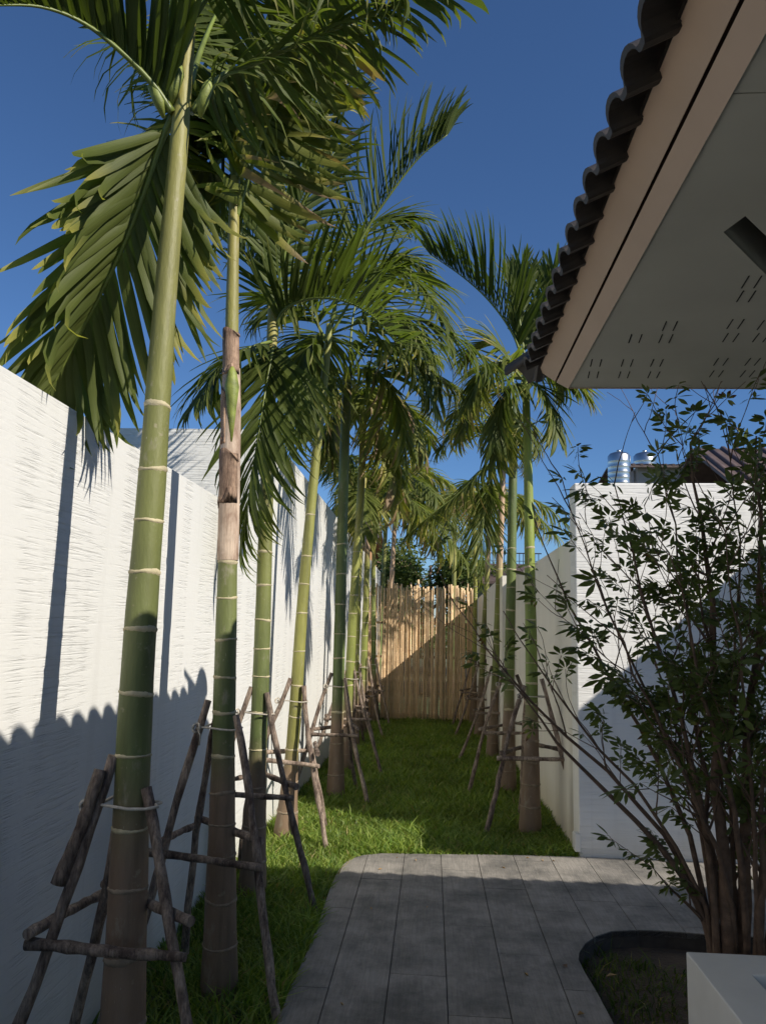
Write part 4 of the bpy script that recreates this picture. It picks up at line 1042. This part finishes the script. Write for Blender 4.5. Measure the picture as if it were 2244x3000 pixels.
#@PART3
# ================================================================== SHRUB
SHY = 3.2
def leaf_cluster(k):
    """palmate leaf: 5-7 leaflets round a short stalk; unit about 0.1 m long"""
    r_ = random.Random(k); V, F, UV = [], [], []
    n = r_.choice((5, 6, 7, 5))
    for i in range(n):
        az = (i-(n-1)/2)*R(250)/n+r_.uniform(-.12, .12); l = 0.068*(1-0.28*abs(i-(n-1)/2)/n*2)*r_.uniform(.85, 1.15); w = l*0.36
        el = r_.uniform(-0.55, 0.15); d = Vector((math.cos(az)*math.cos(el), math.sin(az)*math.cos(el), math.sin(el)))
        s = Vector((-math.sin(az), math.cos(az), r_.uniform(-.3, .3))).normalized(); up = d.cross(s)
        b = len(V)
        for x, ww in ((0.0, .05), (.22, .55), (.5, 1), (.75, .75), (1.0, .03)):
            c = d*(l*x+0.012)-Vector((0, 0, 1))*(0.25*l*x*x)
            V += [c-s*w*.5*ww-up*0.08*w*ww, c+Vector((0, 0, 0)), c+s*w*.5*ww-up*0.08*w*ww]; UV += [(x, .2), (x, .5), (x, .8)]
        for q in range(4):
            for j in (0, 1): F.append((b+q*3+j, b+q*3+j+1, b+q*3+j+4, b+q*3+j+3))
    return np.array([tuple(v) for v in V]), F, UV
LC = [leaf_cluster(k) for k in range(6)]; LCM = [lmesh('leaf_cluster', v, f, uv, M_shrubleaf) for v, f, uv in LC]
sb = atY(2128, 2900, SHY); sb.z = gz(SHY)-0.09
shrub = empty('shrub', sb); tag(shrub, 'leafy many stemmed shrub with small palmate leaves beside the white planter box', 'shrub')
clusters = []
def twig(mb, p, d, L, r0, depth):
    pts = [p]; n = 7; q = p.copy(); dd = d.copy()
    for i in range(n):
        dd = (dd+Vector((random.gauss(0, .085), random.gauss(0, .07), random.gauss(0.025, .05)))).normalized()
        q = q+dd*(L/n); pts.append(q.copy())
    mb.tube(pts, [max(0.0013, r0*(1-0.8*i/n)) for i in range(n+1)], 6 if r0 > .008 else 4)
    if depth == 0:
        for i in range(3, n+1):
            if random.random() < (0.6 if i < n else 1): clusters.append((pts[i], (pts[i]-pts[i-1]).normalized(), i == n))
        return
    for i in range(2, n+1):
        if random.random() < (0.40 if depth > 1 else 0.40):
            ax = Vector((random.gauss(0, 1), random.gauss(0, .8), random.gauss(0.1, .6))); ax = (ax-dd*ax.dot(dd)).normalized()
            t_ = (pts[i]-pts[i-1]).normalized()
            nd_ = (t_*0.80+ax*0.60+Vector((0, 0, 0.10))).normalized()
            twig(mb, pts[i], nd_, L*random.uniform(0.38, 0.62), max(0.002, r0*(1-0.8*i/n)*0.62), depth-1)
    if random.random() < 0.8: clusters.append((pts[-1], dd, True))
# main stems aimed at points read off the picture
aims = [((2065, 2790), (1480, 1790), 4.0), ((2075, 2790), (1640, 1400), 3.9), ((2085, 2795), (1800, 1420), 3.8), ((2100, 2795), (1930, 1330), 3.9), ((2120, 2795), (2020, 1300), 3.7),
        ((2140, 2800), (2130, 1240), 3.8), ((2160, 2800), (2210, 1280), 3.7), ((2190, 2800), (2330, 1450), 3.9), ((2200, 2800), (2420, 1700), 4.0), ((2110, 2800), (1750, 1700), 3.4), ((2150, 2800), (1960, 1620), 3.3), ((2180, 2800), (2120, 1560), 3.3),
        ((2130, 2800), (1880, 1830), 4.1), ((2210, 2800), (2240, 1700), 3.5), ((2170, 2800), (2060, 1900), 4.2), ((2062, 2790), (1330, 1765), 4.3), ((2070, 2790), (1560, 1520), 4.2), ((2080, 2790), (1500, 1990), 4.1)]
for k, (b0, t0_, Yt) in enumerate(aims):
    a = atY(b0[0]+10, b0[1]+100, SHY+random.uniform(-.06, .06)); a.z = gz(SHY)-0.10; t = atY(*t0_, Yt*0.83)
    mb = MB(); mid = a.lerp(t, 0.45)+Vector((0.24*max(0, a.x-t.x), 0, 0.12)); q1 = a.lerp(mid, 0.5)+Vector((0.12*max(0, a.x-t.x), 0, 0.06))
    pts = catmull([a, q1, mid, a.lerp(t, .75)+Vector((0.04, 0, 0.05)), t], 15)
    pts = [p+Vector((random.gauss(0, .006), random.gauss(0, .006), 0)) for p in pts]
    r0 = random.uniform(0.011, 0.021) if k not in (4, 6) else 0.032
    rad = [max(0.0022, r0*(1-0.9*i/14)) for i in range(15)]; mb.tube(pts, rad, 8)
    clusters.append((pts[-1], (pts[-1]-pts[-2]).normalized(), True))
    thin = 0.19 if t0_[0] < 1700 else 0.55
    for i in range(4, 15):
        for _ in range(1 if i < 7 else 2):
            if random.random() < thin:
                T_ = (pts[i]-pts[i-1]).normalized(); ax = Vector((random.gauss(0, 1), random.gauss(0, .8), random.gauss(0.1, .5))); ax = (ax-T_*ax.dot(T_)).normalized()
                twig(mb, pts[i], (T_*0.75+ax*0.62+Vector((0, 0, .08))).normalized(), random.uniform(0.22, 0.52), max(0.0028, rad[i]*0.55), 1)
    mb.obj('stem', M_bark, shrub, True, off=sb)
# a few low shoots
def cl_matrix(p, d, s):
    d = (d+Vector((0, 0, -0.15))+Vector((random.gauss(0, .35), random.gauss(0, .35), random.gauss(0, .2)))).normalized()
    up = Vector((random.gauss(0, .4), random.gauss(0, .4), 1)); y = up.cross(d).normalized(); z = d.cross(y)
    return Matrix(((d.x*s, y.x*s, z.x*s, p.x), (d.y*s, y.y*s, z.y*s, p.y), (d.z*s, y.z*s, z.z*s, p.z), (0, 0, 0, 1)))
clusters = [c for c in clusters if c[0].z > 0.25 and c[0].y < CY-0.08 and c[0].y > 2.2 and c[0].z < 2.47]
def pix_x(p):
    d = p-CAM; return IW/2+FPX*d.dot(CR)/d.dot(CF)
clusters = [c for c in clusters if pix_x(c[0]) > 1640 or random.random() < 0.45]
random.shuffle(clusters)
V, F, UV = [], [], []; base = 0
for k, (p, d, tip) in enumerate(clusters):
    s = random.uniform(0.6, 1.0)*(1.1 if tip else 0.9); v_ = k % 6; Mx = cl_matrix(p-sb, d, s)
    if k < 290:
        o = share(LCM[v_], 'leaf_cluster', Mx, shrub); o.color = (random.choice((0.1, 0.1, 0.2, 0.7)), 0, 0, 1)
    else:
        v, f, uv = LC[v_]; A = np.array(Mx); V.append(v @ A[:3, :3].T+A[:3, 3]); F += [tuple(i+base for i in ff_) for ff_ in f]; UV += uv; base += len(v)
if V:
    o = link(bpy.data.objects.new('foliage', lmesh('foliage', np.concatenate(V), F, UV, M_shrubleaf)), shrub); o['kind'] = 'stuff'; o.color = (0.15, 0, 0, 1)
print('shrub clusters', len(clusters))

# fallen leaves on the paving
for (px_, py_), lab, s in (((1792, 2862), 'curled orange dead leaf on the grey paving', .06), ((1540, 2858), 'tiny pale dry leaf scrap on the grey paving', .03), ((1655, 2834), 'small dark curled leaf on the paving by the sunken bed', .04), ((1700, 2975), 'pale leaf scrap on the paving beside the bed edge', .035)):
    p = atG(px_, py_); v = [(-s/2, -s*.1, .004), (0, -s*.28, .010), (s/2, 0, .006), (0, s*.25, .014), (-s*.1, 0, .002)]
    o = mesh_obj('fallen_leaf', v, [(0, 1, 4), (1, 2, 4), (2, 3, 4), (3, 0, 4)], M_deadleaf if 'dark' not in lab else M_bark, smooth=True); o.location = p; o.rotation_euler = (0, 0, random.uniform(0, 6)); tag(o, lab, 'leaf')

for k in range(10):
    p = atG(random.uniform(1010, 1650), random.uniform(2506, 2560)) if k < 7 else atG(random.uniform(1000, 1600), random.uniform(2650, 2950))
    s = random.uniform(.018, .04); v = [(-s/2, -s*.1, .004), (0, -s*.16, .007), (s/2, 0, .005), (0, s*.15, .010), (-s*.1, 0, .002)]
    o = mesh_obj('leaf_scrap', v, [(0, 1, 4), (1, 2, 4), (2, 3, 4), (3, 0, 4)], M_deadleaf, smooth=True); o.location = p; o.rotation_euler = (0, 0, random.uniform(0, 6)); tag(o, 'tiny dry grass scrap lying on the grey paving', 'leaf', 'dry scraps on the paving')

# ================================================================== BACKGROUND
def tree(label, px_, pybase, Y, h, w, nleaf, pytop, dry=0.2, ls=0.22):
    c = atY(px_, pytop, Y); g = gz(Y)-0.12; base = Vector((c.x, Y, g)); root = empty('tree', base); tag(root, label, 'tree')
    top = c.z-g; H = top
    mb = MB(); mb.tube([(0, 0, 0), (0.05, 0, H*.3), (0, 0.03, H*.6), (0.04, 0, H*.85)], [0.14, 0.11, 0.07, 0.03], 8)
    for k in range(9):
        a = k*2.4; mb.tube([(0, 0, H*(.3+.05*k)), (math.cos(a)*w*.25, math.sin(a)*w*.25, H*(.42+.05*k)), (math.cos(a)*w*.42, math.sin(a)*w*.42, H*(.5+.05*k))], [0.05, 0.03, 0.012], 5)
    mb.obj('trunk', M_bark, root, True)
    blobs = [(random.uniform(-.36, .36)*w, random.uniform(-.3, .3)*w, H*random.uniform(.35, .92), random.uniform(.14, .26)*w) for _ in range(16)]
    n = nleaf; V = np.zeros((n, 4, 3)); 
    for i in range(n):
        bx_, by_, bz_, br = random.choice(blobs); d = Vector((random.gauss(0, 1), random.gauss(0, 1), random.gauss(0, 1))).normalized()*br*random.uniform(.55, 1.08)
        p = Vector((bx_, by_, min(bz_, H-br*.6)))+d; t = Vector((random.gauss(0, 1), random.gauss(0, 1), random.gauss(0, .6))).normalized(); s_ = t.cross(Vector((random.gauss(0, 1), random.gauss(0, 1), random.gauss(0, 1)))).normalized(); l = ls*random.uniform(.5, 1.2)
        V[i] = [p-t*l*.5, p+s_*l*.22, p+t*l*.5-Vector((0, 0, l*.1)), p-s_*l*.22]
    F = [(4*i, 4*i+1, 4*i+2, 4*i+3) for i in range(n)]; UV = [(0, .5), (.5, 1), (.9, .5), (.5, 0)]*n
    o = link(bpy.data.objects.new('crown', lmesh('crown', V.reshape(-1, 3), F, UV, M_treeleaf)), root); o.color = (dry, 0, 0, 1)
tree('dense round green tree right behind the middle of the bamboo fence', 1258, 1720, 21.0, 3, 2.6, 9000, 1590, ls=.16)
tree('lower bushy tree behind the bamboo fence beside the dry stemmed palm', 1165, 1720, 20.0, 3, 2.0, 6000, 1642, ls=.15)
tree('small dull green tree behind the fence near the cream wall', 1395, 1720, 23.0, 3, 2.2, 4000, 1640, dry=.4, ls=.16)

def gable_house(name, label, x0, x1, y0, y1, ze, zr, wallm, roofm, ridge='X', wins=(), tiles=True):
    root = empty(name, ((x0+x1)/2, y0, gz(y0)-0.1)); off = Vector(root.location); tag(root, label, 'house')
    MB().box((x0, y0, off.z), (x1, y1, ze)).obj('wall', wallm, root, off=off)
    ov = 0.4; rf = MB(); t = 0.08
    if ridge == 'X':
        ym = (y0+y1)/2
        for a, b_ in (((y0-ov), ym), (ym, y1+ov)):
            za, zb = (ze-0.1, zr) if b_ == ym else (zr, ze-0.1)
            rf.hexa([(x0-ov, a, za), (x1+ov, a, za), (x1+ov, b_, zb), (x0-ov, b_, zb), (x0-ov, a, za+t), (x1+ov, a, za+t), (x1+ov, b_, zb+t), (x0-ov, b_, zb+t)])
    else:
        xm = (x0+x1)/2
        for a, b_ in (((x0-ov), xm), (xm, x1+ov)):
            za, zb = (ze-0.1, zr) if b_ == xm else (zr, ze-0.1)
            rf.hexa([(a, y0-ov, za), (b_, y0-ov, zb), (b_, y1+ov, zb), (a, y1+ov, za), (a, y0-ov, za+t), (b_, y0-ov, zb+t), (b_, y1+ov, zb+t), (a, y1+ov, za+t)])
        MB().add([(x0+.01, y0+.002, ze-.05), (x1-.01, y0+.002, ze-.05), ((x0+x1)/2, y0+.002, zr-.05)], [(0, 1, 2)]).obj('gable', wallm, root, off=off)
    r_ = rf.obj('roof', roofm, root, off=off)
    if tiles and ridge == 'X':                      # rows of tile rolls on the near slope
        ym = (y0+y1)/2; n = int((x1-x0+2*ov)/0.3)
        mb = MB()
        for k in range(n):
            xx = x0-ov+0.15+k*0.3; mb.tube([(xx, y0-ov-0.01, ze-.1+t), (xx, ym, zr+t)], 0.07, 6)
        q = mb.obj('tile_rolls', roofm, r_, True, off=off); q['kind'] = 'stuff'
    for (wx0, wx1, wz0, wz1) in wins:
        w_ = MB().box((wx0, y0-.03, wz0), (wx1, y0+.01, wz1)).obj('window', M_white, root, off=off); MB().box((wx0+.06, y0-.04, wz0+.06), (wx1-.06, y0-.028, wz1-.06)).obj('pane', M_dark, w_, off=off)
    return root
# two-storey house beyond the tall wall
Y = 30.0
za = atY(1900, 1360, Y).z; xa = atY(1868, 1390, Y).x; zc = atY(1900, 1345, Y+3).z
gable_house('house', 'grey two storey house with a dark tiled roof beyond the tall white wall', xa, xa+12, Y, Y+7, za-0.1, za+0.5, M_greywall, M_brownroof, 'X', wins=((xa+1.0, xa+2.2, za-2.6, za-1.1),))
# nearer steep brown roof at right
p0 = atY(2205, 1428, 16.0); p1 = atY(2244, 1325, 18.5)
gable_house('house', 'house with a steep brown tiled roof behind the shrub top', p0.x, p0.x+7, 16.0, 21.0, p0.z-0.1, p1.z, M_greywall, M_brownroof, 'X')
for k, (cx_, label) in enumerate(((1812, 'ribbed stainless steel water tank standing clear of the dark roof'), (1887, 'ribbed stainless steel water tank half hidden by the dark roof edge'))):
    Yt = 29.0 if k == 0 else 30.9
    c = atY(cx_, 1323+k*1, Yt); rr = 33*Yt/FPX*(1.0 if k == 0 else .98)
    root = empty('water_tank', (c.x, Yt, c.z-1.75)); tag(root, label, 'water tank')
    prof = [(rr*.98, 0)]; 
    for q in range(7): prof += [(rr*.985, .05+q*.21), (rr, .07+q*.21), (rr, .09+q*.21), (rr*.985, .11+q*.21)]
    prof += [(rr*.985, 1.56), (rr*.8, 1.66), (rr*.4, 1.72), (0.02, 1.74)]
    MB().tube([(0, 0, z) for _, z in prof], [r_ for r_, _ in prof], 28).obj('body', M_steel, root, True)
    MB().tube([(0, 0, 1.735), (0, 0, 1.80)], [0.09, 0.085], 16).obj('lid', M_steel, root, True)
    MB().tube([(0, 0, -0.06), (0, 0, 0.0)], [rr*1.02, rr*1.02], 20).obj('base_ring', M_metal, root, True)
# tower under the free-standing tank
c = atY(1812, 1323, 29.0); tw = empty('tank_tower', (c.x, 29.0, gz(29)-0.1)); tag(tw, 'dark steel tower carrying the free standing water tank', 'tower'); ot = Vector(tw.location); zt_ = c.z-1.81
for sx_ in (-.4, .4):
    for sy_ in (-.4, .4): MB().box((c.x+sx_-.04, 29+sy_-.04, ot.z), (c.x+sx_+.04, 29+sy_+.04, zt_-.06)).obj('leg', M_metal, tw, off=ot)
MB().box((c.x-.55, 28.45, zt_-.06), (c.x+.55, 29.55, zt_)).obj('platform', M_metal, tw, off=ot)
for z in (2.2, 4.4):
    for sy_ in (-.4, .4): MB().tube([(c.x-.4, 29+sy_, z-1), (c.x+.4, 29+sy_, z+1)], .025, 6).obj('brace', M_metal, tw, off=ot)
c = atY(1887, 1323, 30.9)
# second tank stands on a flat block inside the house roof line
bl = MB().box((c.x-.6, 30.35, za-0.2), (c.x+.6, 31.45, c.z-1.80)).obj('tank_plinth', M_greywall); tag(bl, 'grey plinth under the water tank at the dark roof edge', 'plinth')
# dark roofed house with railing seen past the right palms
q0 = atY(1440, 1692, 22.0); q1 = atY(1506, 1640, 22.0)
gable_house('house', 'low dark roofed house with a roof railing past the cream wall', q0.x-0.4, q0.x+5.0, 22.0, 27.0, q0.z-0.1, q1.z, M_greywall, M_brownroof, 'X', tiles=False)
rl = empty('roof_railing', (q0.x, 24.5, q1.z+0.05)); tag(rl, 'thin black railing on the low dark roof', 'railing'); orl = Vector(rl.location)
for k in range(14): MB().tube([(q0.x+.1+k*.12, 24.5, q1.z+.05), (q0.x+.1+k*.12, 24.5, q1.z+.42)], .012, 5).obj('baluster', M_metal, rl, off=orl)
MB().tube([(q0.x+.05, 24.5, q1.z+.42), (q0.x+1.75, 24.5, q1.z+.42)], .02, 6).obj('handrail', M_metal, rl, off=orl)
# houses past the left wall
q0 = atY(1072, 1592, 30.0); q1 = atY(1022, 1556, 30.0)
gable_house('house', 'ochre house with a dark roof past the end of the tall left wall', q1.x-5, q0.x, 30.0, 36.0, q0.z-.1, q0.z+.9, M_ochre, M_brownroof, 'X')
tk = atY(1032, 1528, 32.0); wt = empty('water_tank', (tk.x, 32.0, tk.z-1.1)); tag(wt, 'small blue grey water tank above the dark roof past the left wall', 'water tank')
MB().tube([(0, 0, -0.3), (0, 0, .05), (0, 0, .95), (0, 0, 1.05), (0, 0, 1.1)], [.13, .13, .13, .11, .04], 16).obj('body', M_bluetank, wt, True); MB().tube([(0, 0, 1.09), (0, 0, 1.14)], .05, 10).obj('lid', M_bluetank, wt, True)
q0 = atY(1122, 1655, 38.0)
gable_house('house', 'house with a tan roof between the left wall end and the green trees', q0.x-3.0, q0.x+1.0, 38.0, 43.0, q0.z-.55, q0.z+.35, M_ochre, M_tanroof, 'X', tiles=False)
# overhead cables on two far poles
for k, x_ in enumerate((-9.0, 14.0)):
    po_ = empty('utility_pole', (x_, 46.0, gz(40)-0.1)); tag(po_, ('grey concrete utility pole far beyond the left wall', 'grey concrete utility pole far beyond the dark roofed house')[k], 'pole')
    MB().tube([(0, 0, 0), (0, 0, 7.5)], [.14, .09], 8).obj('shaft', M_greywall, po_); MB().box((-.6, -.05, 6.7), (.6, .05, 6.8)).obj('cross_arm', M_greywall, po_)
for k, (za_, zb_) in enumerate(((6.0, 5.75), (5.4, 5.1), (4.9, 4.7))):
    pts = [(x_, 46.0, za_+(zb_-za_)*t-1.0*4*t*(1-t)*.5) for t, x_ in ((i/12, -9+23*i/12) for i in range(13))]
    o = MB().tube(pts, .018, 5).obj('overhead_cable', M_wire); tag(o, ('topmost black cable strung across the sky beyond the fence', 'middle black cable strung beyond the fence', 'lowest black cable strung beyond the fence')[k], 'cable', 'overhead cables')
